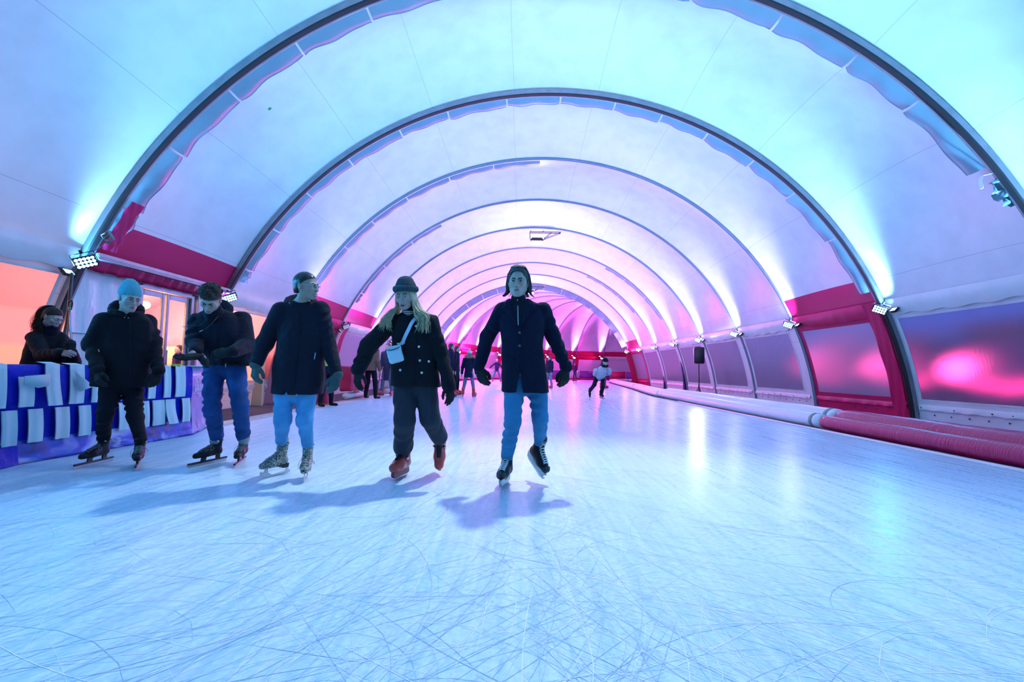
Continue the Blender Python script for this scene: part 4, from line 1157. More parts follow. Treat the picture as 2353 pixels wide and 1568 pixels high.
    for i in range(260):      # temples, over the ears
        q = 1 if r_.random() < .44 else -1; fl = r_.random(); u = r_.random()
        pts = [sp(q*(.85+.1*u), -.62+.25*u, .52-.25*u, .03), sp(q*1.05, -.42+.35*u, .40-.1*u, .10+.06*fl), sp(q*1.1, -.08+.35*u, .08, .12+.05*fl)]
        lock(pts + end(q, .010+.05*u, fl), .0046)
    for i in range(200):      # crown
        q = 1 if r_.random() < .5 else -1; y0 = r_.uniform(-.35, .75); fl = r_.random(); v_ = .06+.08*r_.random()
        pts = [sp(.12, y0-.1, 1, .06+v_), sp(q*.42, y0, .92, .06+v_), sp(q*.85, y0+.08, .55, .07+v_*.6), sp(q*1.05, y0*.8+.15, .05, .11)]
        lock(pts + end(q, min(.02+y0*.08, .08), fl), .0052)
    for i in range(60):     # back hair down to the collar
        a = r_.uniform(.25, PI-.25); x = .07*math.cos(a); y = .05 + .055*math.sin(a)
        P = curve_pts([wpt(hc, M, s, p) for p in ((x*.8, y, .05), (x*1.08, y+.01, -.02), (x*1.12, y, -.07), (x*1.3, y-.004, -.105))], 4)
        w.tube(P, [.006*(1-.6*k/(len(P)-1)) for k in range(len(P))], 5, flat=.6)
    w.out('hair_locks', M_HAIRD, hairs)
    st = WMB()
    return root
# ------------------------------------------------------------------ 4: woman with the pale bag
def woman_bag():
    global KS; KS = 0.978
    Y = 4.15
    hc = atk(932, 680, 4.10); M = rotm(-.10, .24, -.05); s = 1.06
    OA, fA = boot_flat((904, 1107), (936, 1091))
    fB = Vector((.06, -.58, -.81)).normalized(); upB = Vector((.03, -.80, .60)); upB = (upB - fB*upB.dot(fB)).normalized()
    OB = atk(1011, 1085, 4.44) - fB*.19 + upB*.066
    root = empty('person', ((OA.x+OB.x)/2, Y*KS, 0), 'woman in a dark rolled beanie with long blond hair and red skates, arms held out', 'person', 'people skating in front')
    J = dict(sA=atk(903, 738, 4.17), sB=atk(989, 740, 4.15), eA=atk(849, 794, 4.12), eB=atk(1012, 808, 4.15), wA=atk(823, 850, 4.02), wB=atk(1032, 888, 4.08),
             hA=atk(930, 884, 4.16), hB=atk(978, 884, 4.18), kA=atk(930, 966, 4.10), kB=atk(988, 960, 4.16), aA=OA + Vector((0, 0, .20)), aB=OB + upB*.205 - fB*.04)
    nb = atk(942, 726, 4.17)
    the_body(root, hc, M, s, True, M_SKIN, nb, J)
    eye_mesh(root, hc, M, s*.999); brows(root, hc, M, s, M_HAIRB, .0026, .002); lips(root, hc, M, s, M_LIP, .35, .005)
    lidm = WMB()
    for q in (-1, 1):
        lidm.sphere(wpt(hc, M, s, (q*.031, -.0770, .0050)), (.0180, .0186, .0118), 8, M=Matrix(M.tolist()))
    lidm.out('eyelids', M_SKIN, root)
    rows = rows_px([(719, 922, 960, .065), (728, 908, 976, .085), (742, 899, 990, .105), (762, 899, 997, .118), (790, 901, 1001, .118), (830, 900, 1004, .125), (870, 898, 1010, .145), (889, 897, 1013, .155)], Y, .02)
    f = U(.014, loft(rows, .05, 2.3), *sleeves(J, (.078, .076, .060), (.075, .064, .058), (.006, 9)))
    f = noisy(f, .005, 8, .002, 24)
    lo, hi = bounds([J[k] for k in ('sA', 'sB', 'wA', 'wB')] + [atk(950, 890, Y), nb], .18)
    jk = part('jacket', f, lo, hi, .0055, M_CORD, root, 1); t = tree_of(jk)
    buttons(t, [(956, 750), (962.5, 797), (964.5, 829), (985, 831), (920, 851), (969, 857), (918, 791)], .011, M_BUTTONP, root)
    strip(t, [(950, 735), (957, 790), (955, 850), (951, 886)], .006, .004).out('jacket_edge', M_BLACKCL, root)
    tur = capw(atk(941, 724, 4.145), atk(939, 710, 4.14), .060, .054)
    lo, hi = bounds([atk(940, 716, 4.14)], .12)
    zs = [atk(940, y, 4.08).z for y in (715.5, 719.5, 723.5)]
    part('striped_rollneck', tur, lo, hi, .004, [M_BLACKCL, mat('white_stripe', (.6, .62, .62), .8)], root, 1, lambda c: np.any([np.abs(c[:, 2]-z) < .0032 for z in zs], 0).astype(int))
    trousers(root, J, ((.105, .092, .088), (.105, .090, .082)), mat('dark_wide_trousers', (.012, .020, .034), .85, var=.3, vscale=30, bump=.5, bscale=80, bdist=.004, stretch=(3, 3, .15), sheen=.02), 'wide_trousers', (.005, 6), .17)
    hand('hand_glove', root, M_GLOVE, J['wA'] + Vector((.0, 0, -.02)), (.012, -.03, -.12), (-.6, -.8, 0), (.6, -.8, 0), curl=.35, fat=.001, thumb=.7, spread=.2)
    hand('hand_glove', root, M_GLOVE, J['wB'] + Vector((.005, 0, -.0)), (.016, -.03, -.12), (.7, -.6, 0), (-.6, -.8, 0), curl=.35, fat=.001, thumb=.7, spread=.2)
    skate(root, 'rental', OA, fA); skate(root, 'rental', OB, fB, upB)
    # beanie with a rolled brim
    def bl(P):
        d = ell((0, .022, .062), (.086, .104, .088))(P)
        d = smin(d, ell((0, .03, .128), (.055, .062, .034))(P), .03)
        d = smax(d, (.040 + .28*(P[:, 1]+.06)*-1*.18) - P[:, 2], .006)
        return d + .0022*np.sin(np.arctan2(P[:, 0], P[:, 1]-.02)*44)
    brim = chain([(.087*math.cos(a), .018 + .108*math.sin(a), .052 - .012*math.sin(a)) for a in np.linspace(0, 2*PI, 21)], [.0155]*21, .008)
    bn = part('beanie', local(bl, hc, M, s), np.array(hc)-.16, np.array(hc)+.2, .0042, M_KNITD, root, 0)
    part('rolled_brim', local(lambda P: brim(P*np.array((1, 1, .72), f4)+np.array((0, 0, .014), f4)) + .0018*np.sin(np.arctan2(P[:, 0], P[:, 1]-.02)*44), hc, M, s), np.array(hc)-.16, np.array(hc)+.2, .0042, M_KNITD, bn, 0)
    # long wavy hair
    w = WMB(); r_ = random.Random(11)
    Rm = rotm(.05, .0, 0)
    for i in range(520):
        q = -1 if r_.random() < .46 else 1
        y0 = r_.uniform(-.058, .09); u = r_.random()
        x0 = q*(.066 + .008*r_.random())*math.sqrt(max(.15, 1-((y0-.01)/.115)**2))
        p0 = wpt(hc, M, s, (x0, y0, .035)); p1 = wpt(hc, M, s, (x0*1.12 + q*.006, y0+.006, -.03)); p2 = wpt(hc, M, s, (x0*1.15 + q*.018*u, y0+.015, -.09))
        fx = q*(.045 + .10*u); ph = (0 if q < 0 else 2.2) + 1.6*u + r_.uniform(-.4, .4); ln = .165 + .075*r_.random()
        pts = [p0, p1, p2]
        for k in range(1, 6):
            tt = k/5; wv = .020*tt*math.sin(ph + tt*8)
            pts.append(p2 + Vector((fx*math.sin(tt*1.5) + wv*.8, -.045*math.sin(tt*2.2) + (.07 if y0 > .04 else 0)*tt + wv*.5, -ln*tt + .012*math.sin(ph+tt*7))))
        P = curve_pts(pts, 4)
        w.tube(P, [.0042*(1-.72*(k/(len(P)-1))**2)+.0007 for k in range(len(P))], 4, flat=.7)
    hair = w.out('long_hair', M_HAIRBL, root)
    # crossbody bag, a thing of its own
    bag = empty('crossbody_bag', atk(908, 815, 3.99), 'small pale blue crossbody bag on the chest of the blond woman', 'bag')
    Mb = rotm(.15, -.10, -.30); bc = atk(908, 815, 3.975)
    bf = U(.012, box_f(bc, (.062, .030, .072), Mb, .022), box_f(bc + Vector((0, -.012, -.012)), (.054, .028, .052), Mb, .02))
    lo, hi = bounds([bc], .13)
    bb = part('bag_body', noisy(bf, .006, 22, .003, 50), lo, hi, .0045, mat('pale_blue_nylon', (.50, .66, .72), .55, bump=.4, bscale=40, bdist=.004), bag, 1)
    Mm = Matrix(Mb.tolist())
    w = WMB(); w.tube([bc + Mm @ Vector((x, -.040, .05 - .012*math.cos(x*26))) for x in np.linspace(-.055, .055, 9)], .0035, 6); w.out('bag_zip', M_BLACK, bag)
    sw = WMB(); P = [bc + Mm @ Vector((.045, -.012, .078))]
    for p in ((925, 790), (929, 780), (935, 767), (941, 755), (947, 743), (955, 733)):
        q_ = hit(t, *p, off=.012); P.append(q_ if q_ is not None else atk(*p, 4.05))
    P = curve_pts(P, 4)
    sw.tube(P, .016, 8, flat=.18, up=(0, -1, .2)); sw.out('strap', mat('pale_strap', (.50, .62, .74), .6), bag)
    rg = WMB(); c0 = P[3]
    for qq in (P[2], P[5]): rg.box(qq, (.042, .008, .010), rotm_m(.3), bev=.002)
    rg.tube([P[0], P[1], P[2]], .005, 6); rg.out('strap_buckle', M_ZIP, bag)
    return root
def rotm_m(a): return Matrix.Rotation(a, 3, 'Y')
# ------------------------------------------------------------------ 3: woman with glasses
def woman_glasses():
    global KS; KS = 0.955
    Y = 4.15
    hc = atk(704, 659, 4.10); M = rotm(1.40, .02, -.04); s = 1.03
    OA, fA = boot_flat((598, 1101), (650, 1090)); OB, fB = boot_flat((697, 1112), (708, 1093))
    root = empty('person', ((OA.x+OB.x)/2, Y*KS, 0), 'smiling woman with glasses in a dark hooded parka and leopard print skates, head turned aside', 'person', 'people skating in front')
    J = dict(sA=atk(647, 714, 4.10), sB=atk(736, 712, 4.18), eA=atk(606, 790, 4.12), eB=atk(755, 797, 4.2), wA=atk(590, 832, 4.04), wB=atk(774, 855, 4.12),
             hA=atk(655, 900, 4.15), hB=atk(704, 900, 4.17), kA=atk(649, 966, 4.10), kB=atk(700, 966, 4.12), aA=OA + Vector((.01, .01, .235)), aB=OB + Vector((-.01, .02, .235)))
    nb = atk(692, 702, 4.16)
    the_body(root, hc, M, s, True, M_SKIN2, nb, J)
    eye_mesh(root, hc, M, s); brows(root, hc, M, s, M_HAIRK, .0032, .001); lips(root, hc, M, s, M_LIP, 1.0, .005, True)
    rows = rows_px([(692, 670, 714, .07), (699, 655, 727, .095), (712, 645, 739, .115), (740, 642, 744, .13), (775, 641, 743, .14), (805, 638, 741, .14), (850, 630, 740, .15), (906, 625, 737, .155)], Y, .02)
    f = U(.014, loft(rows, .25, 2.4), *sleeves(J, (.084, .074, .056), (.082, .070, .056), (.006, 12)))
    cx = atk(672, 905, Y).x; zt = atk(672, 892, Y).z; zb = atk(672, 908, Y).z
    def slit(P):
        w = .001 + .026*np.clip((zt-P[:, 2])/(zt-zb), -.2, 1.3)
        return np.maximum(np.maximum(np.abs(P[:, 0]-cx)-w, P[:, 2]-zt), P[:, 1]-Y*KS).astype(f4)
    f = SUB(.004, noisy(f, .006, 7, .003, 18), slit)
    lo, hi = bounds([J[k] for k in ('sA', 'sB', 'wA', 'wB')] + [atk(680, 906, Y), nb], .18)
    jk = part('parka', f, lo, hi, .0055, M_NAVY, root, 1); t = tree_of(jk)
    hd = chainw([wpt(nb, rotm(.45), KS, (.115*math.cos(a), .088*math.sin(a) + .02, .010 + .062*max(0, math.sin(a)) - .035*max(0, -math.sin(a)))) for a in np.linspace(-PI/2+.25, 1.5*PI-.25, 17)], [.030 + .022*max(0, math.sin(a)) for a in np.linspace(-PI/2+.25, 1.5*PI-.25, 17)], .012)
    lo, hi = bounds([nb], .24); part('hood', noisy(hd, .006, 16, .003, 40), lo, hi, .0055, M_NAVY, root, 1)
    strip(t, [(690, 712), (689, 760), (683, 820), (677, 892)], .007, .004).out('parka_zip', M_BLACKCL, root)
    strip(t, [(724, 811), (722, 826)], .006, .005).out('pocket_zip', M_ZIP, root)
    buttons(t, [(665.5, 697), (682, 907)], .006, M_ZIP, root, 'snap')
    for q, c in (('A', 1), ('B', 1)):
        d = (Vector(J['w'+q]) - Vector(J['e'+q])).normalized(); cf = capw(Vector(J['w'+q]) - d*.02, Vector(J['w'+q]) + d*.025, .052, .049)
        lo, hi = bounds([J['w'+q]], .09); part('ribbed_cuff', noisy(cf, .003, 30), lo, hi, .005, M_GLOVEG, root, 1)
    trousers(root, J, ((.093, .070, .052), (.093, .068, .053)), M_JEANP, 'jeans', (.005, 10), .155)
    hand('glove', root, M_GLOVEG, J['wA'] + Vector((-.002, -.005, -.035)), (.014, -.03, -.13), (-.55, -.8, .1), (1, -.45, 0), curl=.62, fat=.003, thumb=.75)
    hand('glove', root, M_GLOVEG, J['wB'] + Vector((.004, -.005, -.035)), (-.02, -.03, -.13), (.75, -.6, .1), (-.8, -.7, 0), curl=.5, fat=.003, thumb=.7)
    skate(root, 'figure', OA, fA); skate(root, 'figure', OB, fB)
    hl = lambda P: np.interp(P[:, 2], [-.07, -.03, .02, .05, .072, .086], [.052, .040, -.005, -.045, -.080, -.13]).astype(f4)
    hr = scalp_hair(root, hc, M, s, M_HAIRK, .006, hl, 'hair', .0012, 60, -.06)
    gl = WMB()
    for q in (-1, 1):
        gl.tube([wpt(hc, M, s, (q*.033 + .0265*math.cos(a), -.1065 + .35*(q*.033+.0265*math.cos(a))**2*8, -.004 + .0245*math.sin(a))) for a in np.linspace(0, 2*PI, 25)], .0016, 6, cap=False)
        gl.tube([wpt(hc, M, s, p) for p in ((q*.0595, -.096, .004), (q*.070, -.06, .006), (q*.078, .0, .008), (q*.078, .022, -.002))], .0014, 6)
    gl.tube([wpt(hc, M, s, p) for p in ((-.0075, -.108, .002), (0, -.1105, .005), (.0075, -.108, .002))], .0015, 6)
    gl.out('glasses', M_ZIP, root)
    er = WMB(); er.sphere(wpt(hc, M, s, (-.082, .006, -.036)), .0045, 6); er.out('earring', M_ZIP, root)
    return root
# ------------------------------------------------------------------ 2: man looking at his gloves
def man_gloves():
    global KS; KS = 0.93
    Y = 4.75
    hc = atk(484, 688, 4.52); M = rotm(.28, .80, .12); s = 1.03
    OA, fA = boot_flat((452, 1073), (508, 1061)); OB, fB = boot_flat((544, 1073), (561, 1060))
    root = empty('person', ((OA.x+OB.x)/2, Y*KS, 0), 'curly haired man in a short dark jacket and blue jeans looking down at his gloves', 'person', 'people skating in front')
    J = dict(sA=atk(457, 740, 4.68), sB=atk(556, 736, 4.82), eA=atk(449, 785, 4.60), eB=atk(568, 792, 4.74), wA=atk(451, 806, 4.40), wB=atk(536, 809, 4.46),
             hA=atk(492, 846, 4.78), hB=atk(541, 846, 4.83), kA=atk(487, 936, 4.66), kB=atk(552, 932, 4.72), aA=OA + Vector((.01, .02, .20)), aB=OB + Vector((-.01, .02, .20)))
    nb = atk(498, 722, 4.70)
    the_body(root, hc, M, s, False, M_SKIN, nb, J, extra=capw(J['wA'], J['wA'] + Vector((.01, -.06, -.03)), .03, .027))
    eye_mesh(root, hc, M, s); brows(root, hc, M, s, M_HAIRBR, .0038); lips(root, hc, M, s, M_LIP, 0, .001)
    rows = [(z, x, (Y + dy)*KS, w, d) for (z, x, _, w, d), dy in zip(rows_px([(712, 485, 520, .08), (720, 470, 538, .105), (732, 458, 552, .13), (752, 453, 562, .145), (775, 456, 570, .155), (800, 462, 580, .165), (820, 477, 577, .155), (834, 485, 572, .145)], Y), (-.02, -.02, -.02, -.02, -.01, 0, .02, .03))]
    f = U(.014, loft(rows, .2, 2.3), *sleeves(J, (.092, .082, .056), (.096, .086, .058), (.010, 8)))
    f = noisy(f, .008, 6.5, .004, 17)
    lo, hi = bounds([J[k] for k in ('sA', 'sB', 'wA', 'wB', 'eB')] + [atk(520, 834, Y), nb], .2)
    jk = part('padded_jacket', f, lo, hi, .006, M_NAVY, root, 1); t = tree_of(jk)
    hem = chainw([(rows[0][1] + 0, 0, 0)]*2, [.01, .01]) if False else None
    a0, a1 = atk(485, 832, Y), atk(573, 832, Y); cxx = (a0.x+a1.x)/2
    rb = ring((cxx, (Y+.03)*KS, a0.z-.01), (a1.x-a0.x)/2-.012, .135*KS, .022, rotm(.2)); lo, hi = bounds([(cxx, Y*KS, a0.z)], .27)
    part('ribbed_hem', noisy(rb, .002, 40), lo, hi, .006, M_BLACKCL, root, 1)
    hd = chainw([wpt(nb, rotm(.25), KS, (.105*math.cos(a), .085*math.sin(a) + .03, .018 + .095*max(0, math.sin(a)) - .02*max(0, -math.sin(a)))) for a in np.linspace(-PI/2+.3, 1.5*PI-.3, 15)], [.030 + .026*max(0, math.sin(a)) for a in np.linspace(-PI/2+.3, 1.5*PI-.3, 15)], .012)
    lo, hi = bounds([nb], .26); part('hood', noisy(hd, .006, 15, .003, 40), lo, hi, .006, M_NAVY, root, 1)
    cl = SUB(.004, capw(atk(494, 731, 4.66), atk(489, 712, 4.60), .095, .086), ell(wpt(hc, M, s, (0, -.02, -.05)), (.066, .10, .075)))
    lo, hi = bounds([atk(491, 722, 4.62)], .15); part('collar', noisy(cl, .004, 22), lo, hi, .006, M_NAVY, root, 1)
    z = strip(t, [(492, 726), (498, 780), (510, 832)], .006, .004); z.out('jacket_zip', M_BLACKCL, root)
    cd = WMB()
    for P in ([atk(476, 733, 4.45), atk(462, 746, 4.42), atk(445, 750, 4.40), atk(427, 751, 4.38)], [hit(t, 505, 723, .008) or atk(505, 723, 4.5), atk(490, 740, 4.47), atk(474, 755, 4.45), atk(466, 759, 4.44)]):
        cd.tube(curve_pts(P, 6), .0028, 6); cd.tube([P[-1], P[-1] + (P[-1]-P[-2]).normalized()*.03], .0038, 6, mi=1)
    cd.out('hood_cord', [M_BLACK, M_ZIP], root)
    pz = WMB()
    for p in ((492, 730, 4.50), (518.5, 840, 4.55)):
        q = hit(t, p[0], p[1], .008) or atk(*p); pz.box(q, (.010, .004, .034), bev=.002)
    pz.out('zip_pull', M_ZIP, root)
    trousers(root, J, ((.104, .077, .068), (.104, .077, .066)), M_JEAN, 'jeans', (.009, 11), .175, .12)
    hand('glove', root, M_GLOVE, J['wA'] + Vector((.07, -.075, -.055)), (-.80, -.45, -.12), (-.15, .35, -1), (-.2, -1, .1), curl=.22, fat=.003, thumb=.2, spread=.55, cuff=.02, cuff_r=.03)
    # the empty cuff of the glove hanging from his palm
    g = chainw([atk(462, 824, 4.33), atk(470, 832, 4.32), atk(476, 842, 4.32)], [.03, .032, .02], .01); lo, hi = bounds([atk(468, 832, 4.32)], .1)
    part('glove_cuff', noisy(g, .004, 30), lo, hi, .005, M_GLOVE, root, 1)
    hand('glove', root, M_GLOVE, J['wB'] + Vector((-.03, -.03, -.0)), (-.9, -.28, -.30), (-.15, -.95, .2), (-.2, -.1, 1), curl=.55, fat=.004, thumb=.7, spread=.1)
    skate(root, 'speed', OA, fA); skate(root, 'speed', OB, fB)
    for q, O in (('A', OA), ('B', OB)):
        sk = capw(O + Vector((0, .02, .15)), O + Vector((.0, .02, .215)), .053, .055); lo, hi = bounds([O + Vector((0, 0, .18))], .1)
        zz = O.z
        part('sock', noisy(sk, .003, 30), lo, hi, .005, [mat('grey_sock', (.25, .33, .34), .9), mat('red_sock_band', (.35, .05, .06), .9)], root, 1, lambda c, zz=zz: (np.abs(c[:, 2]-zz-.192) < .012).astype(int))
    hl = lambda P: np.interp(P[:, 2], [-.07, -.03, .02, .038, .050, .062], [.055, .045, .0, -.045, -.085, -.13]).astype(f4)
    hr = scalp_hair(root, hc, M, s, M_HAIRBR, .008, hl, 'hair', .004, 60, -.06)
    w = WMB(); r_ = random.Random(5)
    for i in range(420):   # curls
        a = r_.uniform(0, 2*PI); b = r_.uniform(.0, 1.45)
        p = (.083*math.sin(b)*math.cos(a), .016+.104*math.sin(b)*math.sin(a), .034+.096*math.cos(b))
        if p[1] < -.050 and p[2] < .050 + r_.uniform(-.018, .016): continue
        if b > 1.15 and p[1] < -.018: continue
        q1, q2, q3 = (r_.uniform(-.014, .014) for _ in range(3)); ph = r_.random()*6
        k_ = r_.uniform(1.0, 1.15) if p[2] > .06 else r_.uniform(1.0, 1.06)
        c0 = Vector((p[0]*k_, .016+(p[1]-.016)*k_, .034+(p[2]-.034)*k_))
        P = [wpt(hc, M, s, c0 + Vector((.007*math.cos(ph+u*5) + q1*u, .007*math.sin(ph+u*5) + q2*u, .005*math.sin(u*4+ph) + q3*u))) for u in np.linspace(0, 1, 7)]
        w.tube(P, [.0036, .0044, .0046, .0044, .004, .003, .0016], 5)
    w.out('curls', M_HAIRBR, hr)
    return root
# ------------------------------------------------------------------ 1: man in the teal beanie
def man_beanie():
    global KS; KS = 0.917
    Y = 4.85
    hc = atk(298, 687, 4.74); M = rotm(1.12, .20, .06); s = 1.03
    OA, fA = boot_flat((190, 1075), (250, 1061)); OB, fB = boot_flat((313, 1079), (322, 1064))
    root = empty('person', ((OA.x+OB.x)/2, Y*KS, 0), 'man in a pale teal beanie and black winter jacket skating beside the striped barrier', 'person', 'people skating in front')
    J = dict(sA=atk(239, 738, 4.74), sB=atk(337, 740, 4.98), eA=atk(211, 790, 4.72), eB=atk(351, 790, 4.98), wA=atk(224, 850, 4.58), wB=atk(364, 852, 4.86),
             hA=atk(258, 882, 4.80), hB=atk(305, 882, 4.92), kA=atk(241, 958, 4.72), kB=atk(311, 960, 4.84), aA=OA + Vector((.01, .02, .18)), aB=OB + Vector((-.01, .02, .18)))
    nb = atk(290, 724, 4.82)
    the_body(root, hc, M, s, False, M_SKIN, nb, J)
    eye_mesh(root, hc, M, s); brows(root, hc, M, s, M_HAIRB, .0036); lips(root, hc, M, s, M_LIP, 0, .003)
    rows = rows_px([(714, 270, 315, .08), (723, 256, 327, .105), (738, 243, 337, .125), (765, 237, 341, .14), (800, 233, 339, .15), (850, 226, 336, .165), (889, 223, 334, .17)], Y, .0)
    f = U(.014, loft(rows, .42, 2.3), *sleeves(J, (.090, .080, .058), (.088, .076, .056), (.010, 10)))
    f = noisy(f, .008, 6.5, .004, 17)
    lo, hi = bounds([J[k] for k in ('sA', 'sB', 'wA', 'wB')] + [atk(280, 889, Y), nb], .2)
    jk = part('winter_jacket', f, lo, hi, .006, M_BLACKCL, root, 1); t = tree_of(jk)
    hd = chainw([wpt(nb, rotm(.75), KS, (.120*math.cos(a), .100*math.sin(a) + .02, .020 + .085*max(0, math.sin(a)+.25) - .02*max(0, -math.sin(a)))) for a in np.linspace(-PI/2+.3, 1.5*PI-.3, 17)], [.034 + .024*max(0, math.sin(a)) for a in np.linspace(-PI/2+.3, 1.5*PI-.3, 17)], .012)
    lo, hi = bounds([nb], .27); part('hood', noisy(hd, .007, 14, .003, 40), lo, hi, .006, M_BLACKCL, root, 1)
    strip(t, [(298, 735), (300, 800), (298, 886)], .008, .004).out('jacket_zip', M_NAVY, root)
    buttons(t, [(286.5, 730), (295, 731), (226, 805), (227, 808)], .006, M_ZIP, root, 'snap')
    trousers(root, J, ((.108, .070, .056), (.102, .069, .055)), M_BLACKCL, 'black_trousers', (.009, 12), .17, .13)
    hand('glove', root, M_GLOVE, J['wA'] + Vector((.01, -.005, -.02)), (.055, -.03, -.13), (-.55, -.8, .1), (.8, -.7, 0), curl=.5, fat=.004, thumb=.7)
    hand('glove', root, M_GLOVE, J['wB'] + Vector((.0, -.005, -.02)), (-.01, -.03, -.13), (.8, -.5, .1), (-.5, -.85, 0), curl=.62, fat=.003, thumb=.6)
    skate(root, 'speed', OA, fA); skate(root, 'speed', OB, fB)
    def bl(P):
        d = ell((0, .020, .060), (.085, .106, .095))(P)
        d = smin(d, ell((0, .052, .135), (.052, .062, .055))(P), .04)
        d = smax(d, (.030 - .32*(P[:, 1]+.06)) - P[:, 2], .008)
        return d + .0018*np.sin(np.arctan2(P[:, 0], P[:, 1]-.02)*46)
    part('beanie', local(bl, hc, M, s), np.array(hc)-.17, np.array(hc)+.24, .0042, M_TEAL, root, 0)
    return root
# ------------------------------------------------------------------ 6: staff woman behind the barrier
def staff_woman():
    global KS; KS = 0.97
    Y = 5.55
    hc = atk(121, 730, 5.50); M = rotm(1.62, .40, .0); s = 1.0
    gx = atk(104, 800, Y).x
    root = empty('person', (gx, Y*KS, -.01), 'woman with a brown ponytail in a black jacket handling a cable behind the barrier', 'person')
    base = Vector((gx, Y*KS, -.01))
    J = dict(sA=atk(80, 776, 5.44), sB=atk(138, 776, 5.64), eA=atk(96, 816, 5.34), eB=atk(168, 832, 5.52), wA=atk(141, 812, 5.22), wB=atk(166, 810, 5.40),
             hA=base + Vector((-.09, 0, .90)), hB=base + Vector((.09, .03, .90)), kA=base + Vector((-.10, -.02, .50)), kB=base + Vector((.10, 0, .50)), aA=base + Vector((-.10, 0, .10)), aB=base + Vector((.10, .02, .10)))
    nb = atk(112, 762, 5.55)
    hx = Vector((.96, -.15, .0)); 
    the_body(root, hc, M, s, True, M_SKIN, nb, J, h=.0045)
    hand('hand', root, M_SKIN, J['wA'] + Vector((.012, -.004, 0)), (.95, -.15, -.02), (-.1, -.9, .45), (0, .4, 1), curl=.8, thumb=.9, cuff=.02, cuff_r=.028, scale=.95)
    eye_mesh(root, hc, M, s); brows(root, hc, M, s, M_HAIRB, .003); lips(root, hc, M, s, M_LIP, 0, .001)
    rows = rows_px([(756, 94, 128, .08), (765, 85, 135, .10), (778, 78, 139, .12), (800, 73, 142, .135), (835, 64, 143, .15), (880, 60, 143, .16)], Y, .0)
    f = U(.014, loft(rows, .8, 2.3), *sleeves(J, (.082, .072, .052), (.080, .075, .052), (.004, 10)))
    lo, hi = bounds([J[k] for k in ('sA', 'sB', 'wA', 'wB', 'eB')] + [atk(105, 880, Y), nb], .2)
    jk = part('winter_jacket', noisy(f, .007, 8, .003, 20), lo, hi, .007, M_BLACKCL, root, 1)
    col = capw(atk(115, 766, 5.54), atk(121, 748, 5.52), .085, .072); lo, hi = bounds([atk(118, 756, 5.52)], .15)
    part('high_collar', noisy(SUB(.004, col, ell(wpt(hc, M, s, (0, -.01, -.05)), (.062, .088, .07))), .004, 25), lo, hi, .006, M_NAVY, root, 1)
    trousers(root, J, ((.10, .075, .06), (.10, .075, .06)), M_BLACKCL, h=.010)
    for q in 'AB':
        O = Vector(J['a'+q]); bf = U(.03, capw(O, O + Vector((0, 0, -.04)), .055, .05), capw(O + Vector((0, .02, -.06)), O + Vector((0, -.14, -.07)), .04, .035)); lo, hi = bounds([O], .22)
        part('shoe', bf, lo, hi, .010, M_BOOT, root, 1)
    hand('glove', root, M_GLOVE, J['wB'] + Vector((0, -.01, .02)), (-.05, -.1, .9), (.6, -.7, .2), (-.6, -.5, .2), curl=.75, fat=.004, thumb=.7, scale=.95)
    hl = lambda P: np.interp(P[:, 2], [-.07, -.03, .02, .042, .060, .072], [.052, .045, -.005, -.045, -.085, -.13]).astype(f4)
    hr = scalp_hair(root, hc, M, s, M_HAIRDB, .004, hl, 'hair', .0025, 70, -.06)
    w = WMB(); r_ = random.Random(9); p0 = wpt(hc, M, s, (0, .085, .105))
    for i in range(420):
        o = Vector((r_.uniform(-1, 1), r_.uniform(-1, 1), r_.uniform(-1, 1)))
        pts = [wpt(hc, M, s, (0, .04, .115)) + o*.012, p0 + o*.016, p0 + Vector((-.075, .0, -.05)) + o*.035, p0 + Vector((-.085, -.01, -.17)) + o*.045, p0 + Vector((-.065 + .02*o.x, -.04, -.26 - .05*r_.random())) + o*.05]
        if i % 7 == 0: pts[3] += Vector((-.06, 0, 0)); pts[4] += Vector((-.05, 0, .02))
        P = curve_pts(pts, 5); w.tube(P, [.0024*(1-.7*k/(len(P)-1)) + .0005 for k in range(len(P))], 4)
    w.out('ponytail', M_HAIRDB, hr)
    return root
for _f in (man_coat, woman_bag, woman_glasses, man_gloves, man_beanie, staff_woman): _f()
KS = 1.0
# ================================================================== barrier with blue and white flaps, left
M_BLUE = mat('blue_vinyl', (.003, .014, .42), .3, spec=.15, coat=.04, bump=.7, bscale=9, bdist=.02)
M_FLAPW = mat('pale_teal_flap', (.56, .76, .80), .6, bump=.25, bscale=14, bdist=.006)
def banner_mat():
    m = mat('printed_banner', (.02, .05, .5), .3, coat=.25); nt = m.node_tree; N = nt.nodes; L = nt.links; b = N['Principled BSDF']
    tc = N.new('ShaderNodeTexCoord'); nz = N.new('ShaderNodeTexNoise'); nz.inputs['Scale'].default_value = 2.1; nz.inputs['Detail'].default_value = 3; nz.inputs['Distortion'].default_value = .8
    L.new(tc.outputs['Object'], nz.inputs['Vector'])
    cr = N.new('ShaderNodeValToRGB'); L.new(nz.outputs[0], cr.inputs[0]); e = cr.color_ramp.elements
    e[0].position = .36; e[0].color = (.006, .015, .12, 1); e[1].position = .48; e[1].color = (.02, .07, .55, 1)
    k = e.new(.55); k.color = (.30, .38, .80, 1); k = e.new(.64); k.color = (.55, .62, .85, 1)
    L.new(cr.outputs[0], b.inputs['Base Color'])
    n2 = N.new('ShaderNodeTexNoise'); n2.inputs['Scale'].default_value = 5; L.new(tc.outputs['Object'], n2.inputs['Vector'])
    bp = N.new('ShaderNodeBump'); bp.inputs['Strength'].default_value = .5; bp.inputs['Distance'].default_value = .03; L.new(n2.outputs[0], bp.inputs['Height']); L.new(bp.outputs[0], b.inputs['Normal'])
    return m
M_BANNER = banner_mat()
M_PRINT = mat('white_print', (.75, .78, .85), .5)
